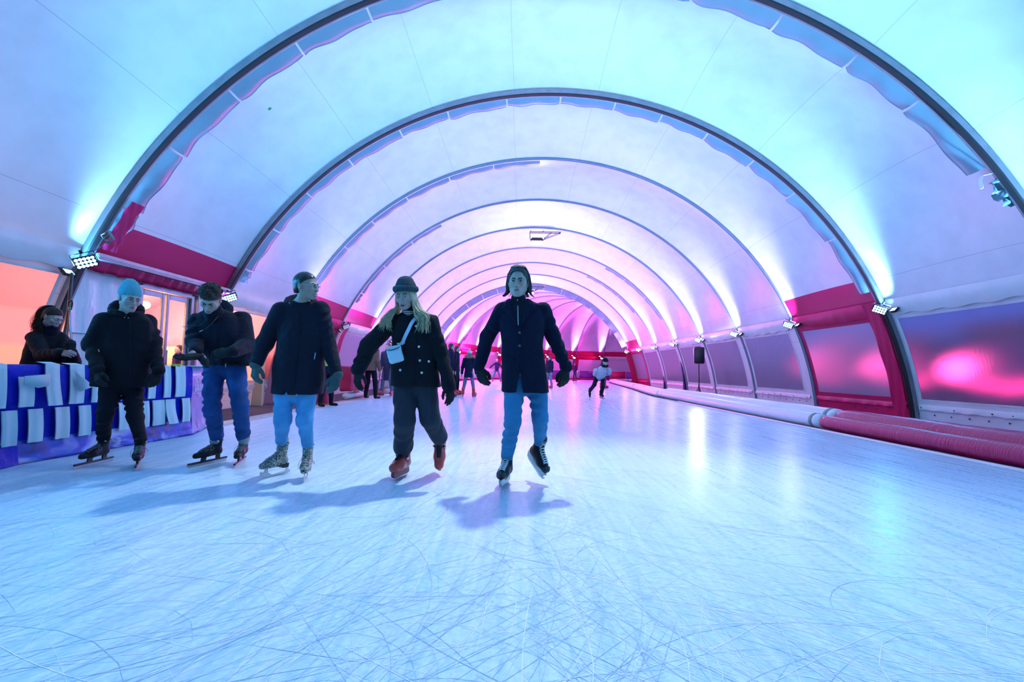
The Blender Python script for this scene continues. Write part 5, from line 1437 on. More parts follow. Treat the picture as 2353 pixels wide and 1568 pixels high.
M_PANEL = mat('lilac_panel', (.30, .34, .72), .35, coat=.2, var=.25, vscale=4, bump=.4, bscale=5, bdist=.02)
B1 = ground(432, 1000); B0 = ground(0, 1073); B0 = B0 + (B0-B1).normalized()*1.2; B2 = ground(466, 984); B1.z = B0.z = B2.z = 0
bdir = (B1-B0).normalized(); bn_ = Vector((bdir.y, -bdir.x, 0))       # out towards the ice
def bar(px, z, off=0.0):
    d = at(px, 850, 1.0) - CAMP; d.z = 0
    k = (B0-Vector((0, 0, 0))).dot(bn_)/d.dot(bn_); p = d*k
    return Vector((p.x, p.y, z)) + bn_*off
barrier = empty('rink_barrier', ((B0+B1)/2), 'blue and pale striped padded barrier along the left edge of the ice', 'barrier')
def wav(i, a=.006): return a*math.sin(i*1.7)+a*.6*math.sin(i*4.1+1)
w = WMB(); P = []
T_ = -bn_*.26
line = [B0 + (B1-B0)*(i/40) for i in range(41)]
for i, p in enumerate(line):
    P.append([p + bn_*wav(i, .003) + Vector((0, 0, z)) + bn_*o for z, o in ((.18, .012), (.30, .01+wav(i)), (.56, .004), (.585, .022), (.70, .024+wav(i+3)), (.96, .012), (1.02, 0), (1.05, -.03), (1.05, -.24), (1.0, -.26), (.18, -.26))])
w.grid(P); w.out('blue_cover', M_BLUE, barrier)
w = WMB(); P = []
line2 = [B0 + (B1-B0)*(i/40) for i in range(41)] + [B1 + (B2-B1)*(i/8) for i in range(1, 9)]
for i, p in enumerate(line2):
    fl = .05*max(0, 1-i/14)
    P.append([p + bn_*o + Vector((0, 0, z)) for z, o in ((.245, .016), (.20, .03+fl+wav(i)), (.10, .045+fl*2+wav(i+2)), (.035, .05+fl*3+wav(i+5)), (.006, .07+fl*4), (.004, -.1))])
w.grid(P); w.out('lower_banner', M_BANNER, barrier)
# folded tail of the skirt at the near end, spread over the ice
w = WMB(); P = []
for i in range(20):
    p = B0 + (B1-B0)*(.02 + .37*i/19)
    k = 1 if i < 16 else 1-(i-15)*.12
    P.append([p + bn_*o*k + Vector((0, 0, z)) for z, o in ((.27, .03), (.235, .06+wav(i, .01)), (.15, .09+wav(i+1, .012)), (.09, .115+wav(i+3, .012)), (.03, .14), (.006, .16))])
w.grid(P); w.out('skirt_fold', M_BLUE, barrier)
# text panel round the corner
w = WMB(); e2 = (B2-B1); n2_ = Vector((e2.y, -e2.x, 0)).normalized()
if n2_.x < 0: n2_ = -n2_
P = []
for i in range(9):
    p = B1 + e2*(i/8)
    P.append([p + n2_*o + Vector((0, 0, z)) for z, o in ((.03, .05), (.2, .03+wav(i)), (.45, .012), (.8, .008+wav(i+2, .004)), (1.03, 0), (1.045, -.02), (1.045, -.22), (.03, -.24))])
w.grid(P); w.out('text_panel', M_PANEL, barrier)
w = WMB(); w.box((B1+B2)/2 + Vector((-.03, .03, 1.052)), (e2.length+.12, .30, .012), Matrix.Rotation(math.atan2(e2.y, e2.x), 3, 'Z')); w.out('panel_lid', M_FLAPW, barrier)
# flaps: (px left, px right, z top, z bottom, folded)
for (a, b_, zt, zb, fold) in ((-235, -185, 1.05, .60, 0), (-125, -80, 1.05, .60, 0), (-280, -225, .57, .22, 0), (-165, -118, .57, .22, 0), (-30, 8, 1.05, .60, 0), (38, 72, .92, .60, 3), (98, 131, 1.06, .60, 1), (155, 188, 1.05, .60, 2), (206, 226, 1.05, .60, 0), (247, 275, 1.05, .60, 0), (290, 312, 1.05, .60, 0), (334, 351, 1.05, .60, 0), (371, 386, 1.05, .60, 0), (397, 420, 1.05, .60, 0),
        (-60, -30, .57, .22, 0), (6, 40, .57, .205, 0), (66, 101, .57, .215, 0), (127, 160, .57, .215, 0), (182, 208, .57, .215, 0), (228, 252, .57, .21, 0), (272, 295, .57, .22, 0), (323, 343, .57, .22, 0), (351, 377, .57, .22, 0), (381, 403, .57, .22, 1), (417, 436, .57, .22, 0)):
    w = WMB(); P = []
    for i in range(9):
        u = i/8; z = zt + (zb-zt)*u
        o = .034 + .028*math.sin(PI*u*.6) + (.05*u if fold == 1 else 0)
        sh = (4 if fold == 1 else 0)*math.sin(PI*u)
        row = [bar(a - sh + (b_-a)*j/6, z, o + .006*math.sin(j*1.3+a)) for j in range(7)]
        P.append(row)
    if zt > 1: P.insert(0, [p + Vector((-.10, 0, .022)) for p in P[0]]); P.insert(0, [p + Vector((-.08, 0, 0)) for p in P[0]])
    w.grid(P)
    w.grid([[p - bn_*.012 for p in row] for row in P])
    if fold == 2:
        q = [bar(a+2, .98, .09), bar(b_+9, .80, .12), bar(a+14, .74, .10), bar(a+4, .95, .085)]; w.add(q + [p - bn_*.006 for p in q], [(0, 1, 2, 3), (7, 6, 5, 4), (0, 4, 5, 1), (1, 5, 6, 2), (2, 6, 7, 3), (3, 7, 4, 0)])
    if fold == 3:
        q = [bar(a, .93, .10), bar(b_+20, .95, .13), bar(b_+20, .82, .12), bar(b_, .80, .10), bar(a+2, .84, .09)]; w.add(q + [p - bn_*.006 for p in q], [(0, 1, 2, 3, 4), (9, 8, 7, 6, 5), (0, 5, 6, 1), (1, 6, 7, 2), (2, 7, 8, 3), (3, 8, 9, 4), (4, 9, 5, 0)])
    w.out('pale_flap', M_FLAPW, barrier)
M_YG = mat('yellow_green_tag', (.65, .75, .05), .6)
w = WMB(); w.box(bar(405, 1.065, .01), (.09, .03, .035), bev=.008); w.box(bar(396, 1.062, .01), (.06, .03, .03), bev=.008); w.out('yellow_tag', M_YG, barrier)
def text(name, s, size, origin, xdir, m, parent, ext=.0015, shear=0.0):
    c = bpy.data.curves.new(name, 'FONT'); c.body = s; c.size = size; c.extrude = ext; c.shear = shear; c.resolution_u = 3
    o = bpy.data.objects.new(name, c); C.objects.link(o)
    dg = bpy.context.evaluated_depsgraph_get(); me = bpy.data.meshes.new_from_object(o.evaluated_get(dg)); bpy.data.objects.remove(o)
    me.materials.clear(); me.materials.append(m); me.name = name
    o = bpy.data.objects.new(name, me); link(o, parent)
    x = Vector(xdir).normalized(); z = Vector((0, 0, 1)); y = x.cross(z)
    Mx = Matrix((( x.x, z.x, -y.x if False else x.cross(z).x), (x.y, z.y, x.cross(z).y), (x.z, z.z, x.cross(z).z)))
    r0 = Vector(root_loc(parent)) if parent else Vector()
    o.matrix_local = Matrix.Translation(Vector(origin)-r0) @ Mx.to_4x4()
    return o
pd = e2.normalized()
text('lettering', 'SCHAATS', .155, B1 + e2*.12 + n2_*.022 + Vector((0, 0, .80)), pd, M_PRINT, barrier)
text('lettering', 'BAULOIN', .155, B1 + e2*.12 + n2_*.022 + Vector((0, 0, .655)), pd, M_PRINT, barrier)
w = WMB()
for i, z in enumerate((.61, .575)): w.box(B1 + e2*.5 + n2_*.022 + Vector((0, 0, z)), (.34-.1*i, .004, .014), Matrix.Rotation(math.atan2(e2.y, e2.x), 3, 'Z'))
w.out('lettering', M_PRINT, barrier)
def fit_text(t, pa, pb, z, off, shear):
    a, b = bar(pa, z, off), bar(pb, z, off); o = text('lettering', t, 1.0, a, bdir, M_PRINT, barrier, shear=shear)
    xs = [v_.co.x for v_ in o.data.vertices]; k = (b-a).length/(max(xs)-min(xs))
    for v_ in o.data.vertices: v_.co.x *= k; v_.co.y *= min(k*1.1, .16); v_.co.z *= 1
fit_text('WNC Foundation', 251, 285, .20, .075, .25)
fit_text('ing', 254, 262.5, .095, .085, .3)
fit_text('Document', 270.5, 287.5, .085, .085, .25)
w = WMB()
for k in range(4): w.box(bar(265.5 + k*.5, .06+.022*k, .085), (.05, .05-.006*k, .008), Matrix.Rotation(math.atan2(bdir.y, bdir.x), 3, 'Z'))
w.out('logo', M_PRINT, barrier)
barrier.scale = (1, 1, .905)
# ================================================================== crash tubes along the right
M_TUBER = mat('red_crash_tube', (.42, .012, .075), .32, spec=.5, bump=.35, bscale=3.0, bdist=.02, stretch=(1, 14, 1))
M_TUBEW = mat('white_crash_tube', (.74, .74, .78), .35, spec=.5, bump=.3, bscale=3.0, bdist=.02, stretch=(1, 10, 1))
M_STRAP = mat('grey_green_strap', (.17, .24, .23), .6)
def along(a, b, pts, n=60):
    """points on the island edge between tunnel distances a and b, pushed off to the right"""
    d = [0]
    for p, q in zip(pts, pts[1:]): d.append(d[-1] + math.hypot(q[0]-p[0], q[1]-p[1]))
    out = []
    for i in range(n+1):
        s_ = a + (b-a)*i/n; out.append(Vector((np.interp(s_, d, [p[0] for p in pts]), np.interp(s_, d, [p[1] for p in pts]), 0)))
    return out
edge = [(ICE_R+.06, -6)] + [(x+.06, y) for x, y in ISL if y >= 0]
def crash(a, b, label, m, rf, rb, straps):
    L_ = along(a, b, edge, int((b-a)*9)); r = empty('crash_tube', L_[len(L_)//2], label, 'crash barrier', 'crash tubes along the right edge')
    r_ = random.Random(int(a*10))
    for nm, rad, o, zz in (('front_tube', rf, rf, rf+.002), ('back_tube', rb, 2*rf+rb*.92, rb+.004)):
        P = []; R_ = []
        for i, p in enumerate(L_):
            t = (L_[min(i+1, len(L_)-1)]-L_[max(i-1, 0)]).normalized(); n = Vector((t.y, -t.x, 0))
            P.append(p + n*o + Vector((0, 0, zz))); e = min(i, len(L_)-1-i)
            R_.append(rad*(1 if e > 2 else (.90, .97, 1.0)[e])*(1 + .008*math.sin(i*2.3)+.012*math.sin(i*.61+a) - (.03 if i % 13 == 7 else 0)))
        w = WMB(); w.tube(P, R_, 20, up=(0, 0, 1)); w.out(nm, m, r)
    if straps:
        w = WMB(); p = L_[2]
        for rad, o, zz in ((rf, rf, rf), (rb, 2*rf+rb*.92, rb)):
            w.tube([p + Vector((o, -.05, zz+.002)), p + Vector((o, .05, zz+.002))], [rad*1.02, rad*1.02], 20, up=(0, 0, 1))
        w.out('end_strap', M_STRAP, r)
crash(0, 14.70, 'long red crash tubes on the ice edge at the right, nearest the camera', M_TUBER, .135, .19, False)
crash(14.75, 24.8, 'white crash tube on the right ice edge, next after the red one', M_TUBEW, .14, .19, True)
crash(24.85, 32.6, 'white crash tube further down the right edge where it starts to bend', M_TUBEW, .135, .16, False)
crash(32.65, 52, 'white crash tube around the far tip of the island', M_TUBEW, .15, .16, False)
crash(52.05, 57, 'white crash tube past the tip of the island, behind the red wall end', M_TUBEW, .15, .16, False)
# ================================================================== loudspeaker on its stand, right
Ys = 20.4; sx = at(1606, 850, Ys).x
st = empty('speaker_stand', (sx, Ys, -.215), 'black tripod speaker stand behind the white crash tube on the right', 'stand')
w = WMB(); w.tube([(sx, Ys, .0), (sx, Ys, 1.42)], .022, 10); w.tube([(sx, Ys, .35), (sx, Ys, .5)], .03, 10); w.out('pole', M_BLACK, st)
for k in range(3):
    a = 2*PI*k/3 + .5; w = WMB(); w.tube([(sx, Ys, .38), (sx+.36*math.cos(a), Ys+.36*math.sin(a), -.20)], .016, 8); w.out('leg', M_BLACK, st)
    w = WMB(); w.tube([(sx, Ys, .12), (sx+.2*math.cos(a), Ys+.2*math.sin(a), .06)], .010, 6); w.out('brace', M_BLACK, st)
sp = empty('loudspeaker', (sx, Ys, 1.43), 'black loudspeaker box on the tripod stand by the right wall', 'loudspeaker')
w = WMB(); Mz = Matrix.Rotation(-.25, 3, 'Z'); w.box((sx, Ys, 1.80), (.43, .38, .73), Mz, bev=.03); shade_auto(w.out('cabinet', M_BLACK, sp))
w = WMB(); w.box(Vector((sx, Ys, 1.80)) + Mz @ Vector((0, -.195, 0)), (.38, .012, .67), Mz, bev=.005); w.out('grille', mat('speaker_grille', (.03, .03, .035), .6, bump=.6, bscale=160, bdist=.002), sp)
w = WMB(); w.tube([Vector((sx, Ys, 2.1)) + Mz @ Vector((.225, -.04, 0)), Vector((sx, Ys, 2.1)) + Mz @ Vector((.225, .04, 0))], .02, 8); w.out('handle', M_BLACK, sp)
# dark sheets added for the open gaps in the right wall at two arches
M_GAP = mat('dark_blue_gap', (.012, .025, .14), .5, bump=.4, bscale=20, bdist=.01)
for n, zt, wd, lab in ((7, 1.70, .26, 'tall dark stand-in for a wall gap at the foot of an arch beyond the loudspeaker'), (8, .82, .24, 'short dark stand-in for a wall gap at the foot of the arch after the tall one')):
    y = n*S + .14; P = []
    r = bpy.data.objects
    w = MB()
    for i in range(12):
        u = i/11; z = -.2 + (zt+.2)*u; k = (1-u)**.8
        x = wall_x(1, z, 0) - .06
        P.append([Vector((x - .03*math.sin(j*1.9+u*5)*k - .02, y + wd*(j/8)*k*1.6, z)) for j in range(9)])
    w.grid(P); w.grid([[p + Vector((.03, 0, 0)) for p in row] for row in P])
    o = w.build('dark_gap_sheet', M_GAP); tag(o, lab, 'tarp', 'dark gap sheets by the right wall')  # not a tarp: the sheet stands in for an open wall gap
# ================================================================== the doorway bay on the left
XD = -7.36
def yd(px):
    d = at(px, 780, 1.0); return XD/d.x
def sheet(name, y0, y1, z0, z1, m):
    w = MB(); n = 16; P = [[Vector((XD + .02*math.sin(i*1.1+j*.5) + .012*math.sin(i*2.7), y0+(y1-y0)*i/n, z0+(z1-z0)*j/8)) for j in range(9)] for i in range(n+1)]
    w.grid(P); o = w.build(name, m); return o
M_SHEET = mat('crumpled_white_sheet', (.72, .76, .80), .3, bump=.8, bscale=2.2, bdist=.08, stretch=(1, 2.2, .8))
M_SHEET.node_tree.nodes['Principled BSDF'].inputs['Transmission Weight'].default_value = 0
o = sheet('wall_left', 7.25, 8.42, -.2, 2.62, M_SHEET); tag(o, kind='structure')
o = sheet('wall_left', 9.90, 10.78, -.2, 2.62, M_SHEET); tag(o, kind='structure')
w = MB(); w.tube([(XD+.03, 7.28, 1.45), (XD+.03, 8.4, 1.45)], .008, 6); o = w.build('trim_40', M_FLAP_SHADED); uvset(o, [(.3, 0)]*len(o.data.vertices)); tag(o, kind='structure')
w = MB(); w.box((XD+.06, 9.14, 2.53), (.12, 1.5, .15), bev=.01); w.box((XD+.08, 9.14, 2.44), (.10, 1.46, .05), bev=.006)
for y in (8.46, 9.84): w.box((XD+.06, y, 1.15), (.12, .09, 2.7), bev=.008)
w.box((XD+.06, 10.05, 1.15), (.10, .07, 2.7), bev=.006)
w.box((XD+.09, 9.14, 2.50), (.02, 1.3, .03))
o = w.build('trim_41', M_ALU, smooth=False); tag(o, kind='structure')
GLASS = bpy.data.materials.new('door_glass'); GLASS.use_nodes = True
_nt = GLASS.node_tree; _o = [n for n in _nt.nodes if n.type == 'OUTPUT_MATERIAL'][0]; _nt.nodes.remove(_nt.nodes['Principled BSDF'])
_t = _nt.nodes.new('ShaderNodeBsdfTransparent'); _g = _nt.nodes.new('ShaderNodeBsdfGlossy'); _g.inputs['Roughness'].default_value = .05; _f = facing(_nt, .06, .5); _m = _nt.nodes.new('ShaderNodeMixShader')
_t.inputs[0].default_value = (.93, .95, .96, 1); _nt.links.new(_f, _m.inputs[0]); _nt.links.new(_t.outputs[0], _m.inputs[1]); _nt.links.new(_g.outputs[0], _m.inputs[2]); _nt.links.new(_m.outputs[0], _o.inputs[0])
for i, (y0, y1) in enumerate(((8.51, 9.11), (9.17, 9.79))):
    w = MB(); fw = .07
    w.box((XD+.05, y0+fw/2, 1.11), (.05, fw, 2.58), bev=.006); w.box((XD+.05, y1-fw/2, 1.11), (.05, fw, 2.58), bev=.006)
    w.box((XD+.05, (y0+y1)/2, 2.35), (.05, y1-y0-2*fw, .10), bev=.006); w.box((XD+.05, (y0+y1)/2, -.08), (.05, y1-y0-2*fw, .2), bev=.006)
    d_ = w.build('door_%d' % (i+1), M_ALU, smooth=False); tag(d_, kind='structure')
    w = MB(); w.box((XD+.05, (y0+y1)/2, 1.16), (.008, y1-y0-2*fw, 2.28)); w.build('glass', GLASS, d_, smooth=False)
    w = MB(); w.tube([(XD+.11, (y1-.035) if i == 0 else (y0+.035), .85), (XD+.11, (y1-.035) if i == 0 else (y0+.035), 1.25)], .012, 8); w.build('door_handle', M_ALU, d_)
# purlin across the doorway and the gathered red valance
w = MB(); w.box((-7.04, 9.0, 2.74), (.10, 3.44, .10), bev=.012); w.box((-6.985, 9.0, 2.74), (.012, 3.44, .03)); w.box((-7.04, 9.0, 2.68), (.14, 3.44, .012)); o = w.build('trim_42', M_ALU, smooth=False); tag(o, kind='structure')
w = MB(); P = []
for i in range(90):
    y = 7.24 + 3.52*i/89; g_ = .014*math.sin(i*1.05) + .008*math.sin(i*2.3+1)
    P.append([Vector((x + g_*k, y, z + .012*math.sin(i*.7)*k)) for x, z, k in ((-7.06, 2.70, .2), (-7.08, 2.64, .8), (-7.13, 2.57, 1), (-7.15, 2.50, .9), (-7.20, 2.52, .6))])
w.grid(P); o = w.build('trim_43', M_RED); uvset(o, [(.3, 0)]*len(o.data.vertices)); tag(o, kind='structure')
w = MB(); w.grid([[Vector((-7.12, 7.2+3.6*i/8, 2.70)), Vector((-7.22, 7.2+3.6*i/8, 2.80)), Vector((-7.5, 7.2+3.6*i/8, 2.76)), Vector((-7.5, 7.2+3.6*i/8, 2.4))] for i in range(9)]); o = w.build('trim_44', M_RED); uvset(o, [(.3, 0)]*len(o.data.vertices)); tag(o, kind='structure')
# red covers over some arch legs
for n, side, m in ((5, -1, M_RED), (10, 1, M_RED), (3, 1, M_RED), (12, -1, M_RED), (14, -1, M_RED), (2, -1, M_RED)):
    w = MB(); P = []
    a0, a1 = (A_LEG, A_E+.02) if n != 2 else (A_E+.03, A_E+.14)
    for i in range(24):
        a = a0 + (a1-a0)*i/23; aa = a if side > 0 else PI-a
        row = []
        for q in range(7):
            if n == 10:
                x, z = prof(aa, RB - .02 - .40*q/6); row.append(path(n, x, z) + Vector((0, -.06 + .012*math.sin(q*2.1+i*.8), 0))); continue
            x, z = prof(aa, RB - .185 + .012*math.sin(q*2.1+i*.8)); p = path(n, x, z); ph = max(0, n-10)*DPH; dy = (.02 + .40*q/6) if n != 2 else (.06+.26*q/6)
            row.append(p + Vector((math.sin(ph)*dy, math.cos(ph)*dy, 0)))
        P.append(row)
    w.grid(P); o = w.build('leg_cover', m, arches[n]); uvset(o, [(.3, 0)]*len(o.data.vertices))
w = MB(); w.tube([Vector((wall_x(1, z_, .08) - .03, 3.08*S, z_)) for z_ in np.linspace(.42, 2.42, 12)], .014, 8); o = w.build('trim_45', M_FLAP_SHADED); uvset(o, [(.3, 0)]*len(o.data.vertices)); tag(o, kind='structure')
# ================================================================== cables, box, tape, straps
M_CABLE = mat('black_cable', (.008, .009, .011), .45)
def cable(pls, r, label, group='black cables', name='cable'):
    w = MB()
    for pl in pls: w.tube(curve_pts([at(*p) for p in pl], 6), r, 8)
    o = w.build(name, M_CABLE); tag(o, label, 'cable', group); return o
cable([[(166, 628, 6.75), (163, 655, 6.7), (160, 690, 6.6), (157, 722, 6.5), (150, 760, 6.4), (143, 790, 6.3)]], .022, 'thick black cable bundle hanging at the first left arch foot, beside the ponytailed woman')
cable([[(163, 712, 6.45), (166, 697, 6.42), (163, 690, 6.42), (158, 697, 6.45), (159, 715, 6.4), (156, 760, 6.0), (152, 800, 5.5), (150, 824, 5.42), (148, 838, 5.42)], [(160, 716, 6.4), (160, 750, 6.0), (164, 775, 5.7), (168, 796, 5.42)], [(129, 818, 5.42), (134, 832, 5.42), (144, 839, 5.42), (150, 838, 5.42)]], .011, 'thin black cable looped through the hands of the ponytailed woman')
cable([[(1808, -12, 7.22), (1870, 26, 7.22), (1930, 62, 7.22), (1992, 98, 7.22), (2045, 150, 7.22), (2096, 206, 7.22), (2146, 252, 7.22), (2200, 303, 7.22), (2262, 352, 7.22), (2305, 396, 7.2)], [(1828, -10, 7.22), (1885, 28, 7.22), (1950, 66, 7.22), (1995, 97, 7.22)]], .013, 'pair of black cables running along the big arch at the upper right')
w = MB(); q = at(160, 709, 6.38); w.sphere(q, (.018, .012, .026), 8); o = w.build('cable_clip', mat('green_plastic', (.03, .5, .12), .4)); tag(o, 'small green clip on the cable bundle', 'clip')
r = empty('junction_box', at(248, 545, 7.06), 'small grey metal bracket box on the first left arch above the lit floodlight', 'box')
w = WMB(); Mr = Matrix.Rotation(.95, 3, 'Y'); c0 = at(248, 545, 7.06)
for k in (-1, 1): w.box(c0 + Mr @ Vector((0, 0, .06*k)), (.16, .05, .014), Mr)
for k in (-1, 0, 1): w.box(c0 + Mr @ Vector((.07*k, 0, 0)), (.014, .05, .12), Mr)
w.out('box_frame', M_STRAP, r)
w = WMB(); w.tube(curve_pts([at(240, 560, 7.06), at(225, 572, 7.05), at(212, 575, 7.03)], 5), .008, 6); w.out('cord', M_FLAP_SHADED, r); uvset(r.children[-1], [(.3, 0)]*len(r.children[-1].data.vertices))
bvh_roof = BVHTree.FromPolygons([v_.co for v_ in roof.data.vertices], [tuple(p_.vertices) for p_ in roof.data.polygons])
def on_roof(px, py, off=.006):
    d = (at(px, py, 1.0)-CAMP).normalized(); p, n, i, t = bvh_roof.ray_cast(CAMP, d); return p - d*off, n
p, n = on_roof(620, 250); q = n.to_track_quat('Z', 'Y').to_matrix(); w = MB(); w.box(p, (.055, .065, .006), q); o = w.build('tape_mark', mat('green_tape', (.02, .30, .10), .6)); tag(o, 'tiny green square of tape stuck high on the white vault', 'tape')
w = MB(); w.tube(curve_pts([at(2312, 402, 7.3), at(2290, 397, 7.25), at(2268, 402, 7.25), at(2256, 405, 7.25), at(2252, 418, 7.25), at(2256, 434, 7.25)], 5), [.012]*25 + [.022, .03, .028, .024, .02, .018] , 6, flat=.3) if False else None
P = curve_pts([at(2312, 402, 7.3), at(2290, 397, 7.25), at(2268, 402, 7.25), at(2256, 405, 7.25), at(2252, 418, 7.25), at(2256, 434, 7.25)], 5)
w = MB(); w.tube(P, [.010 if k < 15 else .030 for k in range(len(P))], 8, flat=.3); o = w.build('hanging_strap', M_ROOF); uvset(o, [(.3, 0)]*len(o.data.vertices)); tag(o, 'white strap end dangling beside the big arch at the right edge', 'strap')
w = MB(); rr_ = random.Random(4); P = []
for i in range(18):
    u = i/17; a_ = at(2292 + 75*u, 402 + 62*u, 7.24)
    wd = .30*math.sin(PI*min(1, u*1.1+.06))**.6 + .02
    P.append([a_ + Vector((-.35*wd*j/5, .08*j/5+.05*math.sin(j*2+i), -.75*wd*j/5 + .035*math.sin(i*1.9+j*1.3))) for j in range(6)])
w.grid(P); o = w.build('bunched_flap', M_FLAP_SHADED); uvset(o, [(.3, 0)]*len(o.data.vertices)); tag(o, 'crumpled white fabric bunched at the lower right end of the big arch', 'fabric')
# ================================================================== red padded blocks and boards on the left and far edges
M_PADR = mat('red_padding', (.48, .012, .075), .35, coat=.2, bump=.5, bscale=4, bdist=.04)
M_PADW = mat('white_padding', (.72, .72, .74), .4, bump=.4, bscale=5, bdist=.03)
def pad(c, size, m, label, name='padded_block', group='red padded blocks', tube=True):
    r = empty(name, (c[0], c[1], 0), label, 'barrier pad', group)
    f = noisy(box_f((c[0], c[1], c[2]), [s_/2 for s_ in size], None, .07), .012, 5)
    lo, hi = bounds([c], max(size)/2+.1); part('cushion', f, lo, hi, .022, m, r, 1)
    if tube:
        w = WMB(); w.tube([(c[0]+.02, c[1]-size[1]/2-.05, .105), (c[0]+.02, c[1]+size[1]/2, .105)], [.09, .10], 14); w.out('foot_tube', M_PADW, r)
    return r
pad((ICE_L-.48, 14.2, .62), (.40, 1.3, .76), M_PADR, 'red padded block on a white tube at the left ice edge, under the unlit floodlight')
pad((ICE_L-.36, 11.9, .50), (.30, .5, .96), M_PADR, 'narrow red padded post at the left ice edge, behind the woman with glasses', tube=False)
pad((ICE_L-.32, 18.9, .60), (.42, 3.4, .76), M_PADW, 'white padded block further along the left ice edge', group='white padded blocks')
for k in range(6):
    pad((ICE_L-.32, 22.3 + 2.2*k, .48), (.26, 2.1, .92), M_PADW, 'white board along the left ice edge, %s beyond the standing group' % ('first', 'second', 'third', 'fourth', 'fifth', 'sixth', 'seventh')[k], 'rink_board', 'white boards on the left', False)
M_BRED = mat('red_board', (.60, .012, .11), .4); M_BPUR = mat('violet_board', (.22, .04, .34), .45); M_BWH = mat('white_board', (.74, .74, .76), .45)
names = ('leftmost', 'second', 'third', 'fourth', 'fifth', 'sixth', 'seventh', 'eighth', 'ninth', 'tenth', 'eleventh', 'twelfth', 'thirteenth', 'fourteenth', 'last')
for k in range(15):
    a = math.radians(4 + 6.2*k); a2 = a + math.radians(6.0); Rb_ = PVX-ICE_L+.25
    p0 = Vector((PVX - Rb_*math.cos(a), PVY + Rb_*math.sin(a), 0)); p1 = Vector((PVX - Rb_*math.cos(a2), PVY + Rb_*math.sin(a2), 0))
    m = (M_BWH, M_BWH, M_BWH, M_BWH, M_BWH, M_BWH, M_BWH, M_BRED, M_BWH, M_BPUR, M_BWH, M_BPUR, M_BPUR, M_BRED, M_BPUR)[k]
    cn = {M_BWH: 'white', M_BRED: 'red', M_BPUR: 'violet'}[m]
    r = empty('rink_board', (p0+p1)/2, '%s rink board at the far bend, %s of the row from the left' % (cn, names[k]), 'rink board', 'boards round the far bend')
    d_ = p1-p0; Mz = Matrix.Rotation(math.atan2(d_.y, d_.x), 3, 'Z'); nn = Mz @ Vector((0, -1, 0))
    w = WMB(); w.box((p0+p1)/2 + Vector((0, 0, .52)), (d_.length-.02, .08, 1.0), Mz, bev=.01); w.out('board_panel', m, r)
    w = WMB(); w.box((p0+p1)/2 + Vector((0, 0, 1.04)), (d_.length-.02, .12, .05), Mz, bev=.012); w.out('top_rail', M_BWH, r)
    w = WMB(); w.box((p0+p1)/2 + nn*.05 + Vector((0, 0, .10)), (d_.length-.02, .02, .16), Mz); w.out('kick_plate', M_BRED, r)
    if k in (4, 5, 7, 8):
        w = WMB()
        for i, (zz, ln) in enumerate(((.78, .9), (.66, .7), (.54, .8), (.42, .5))): w.box((p0+p1)/2 + nn*.045 + Vector((0, 0, zz)), (ln, .006, .045 if i else .09), Mz)
        w.out('print_lines', M_BRED if m is M_BWH else M_BWH, r)
# ================================================================== outside: what the windows show
M_STALL = mat('stall_wood', (.30, .13, .06), .8, var=.3, vscale=5); M_BULB = mat('warm_bulb', (1, .8, .5), .4, emit=(1, .55, .18), estr=10); M_BULBP = mat('pink_bulb', (1, .3, .6), .4, emit=(1, .03, .26), estr=13)
M_LITW = mat('lit_window', (1, .9, .8), .4, emit=(1, .66, .5), estr=7)
M_ORANGE = mat('orange_canvas', (.72, .28, .10), .8); M_BEIGE = mat('beige_partition', (.70, .56, .36), .8); M_PINKC = mat('pink_canvas', (.74, .34, .42), .8)
st = empty('market_stall', (-13.0, 3.2, -.2), 'warm lit market hut outside the orange window on the left', 'hut')
w = WMB(); w.box((-13.4, 1.5, 1.4), (1.6, 9.0, 3.2)); w.out('hut_wall', M_STALL, st, False)
w = WMB(); w.box((-12.8, 1.5, 3.15), (3.2, 9.2, .14), Matrix.Rotation(.35, 3, 'Y')); w.out('hut_roof', M_ORANGE, st, False)
w = WMB(); w.box((-12.57, 3.0, .95), (.06, .8, 1.5)); w.box((-12.57, 5.0, .95), (.06, .7, 1.1)); w.out('lit_opening', M_LITW, st, False)
w = WMB()
for i in range(16): w.sphere((-11.6, -2.6 + .5*i, 2.35 - .22*abs(math.sin(i*.6))), .07, 6)
w.out('bulb_string', M_BULB, st)
def point(name, loc, col, p, r=.3, parent=None):
    d = bpy.data.lights.new(name, 'POINT'); d.color = col; d.energy = p; d.shadow_soft_size = r; l = bpy.data.objects.new(name, d); link(l, parent)
    l.location = Vector(loc) - (Vector(root_loc(parent)) if parent else Vector()); return l
point('stall_light', (-10.2, 3.4, 2.1), (1, .50, .28), 200, .4, st); point('stall_light', (-10.0, 6.4, 2.3), (1, .45, .2), 150, .4, st)
point('stall_light', (-10.4, 12.8, 2.0), (1, .36, .22), 240, .4, st); point('stall_light', (-10.4, 16.4, 2.0), (1, .36, .30), 200, .4, st)
point('stall_light', (-10.4, 20.5, 2.0), (1, .30, .42), 220, .4, st)
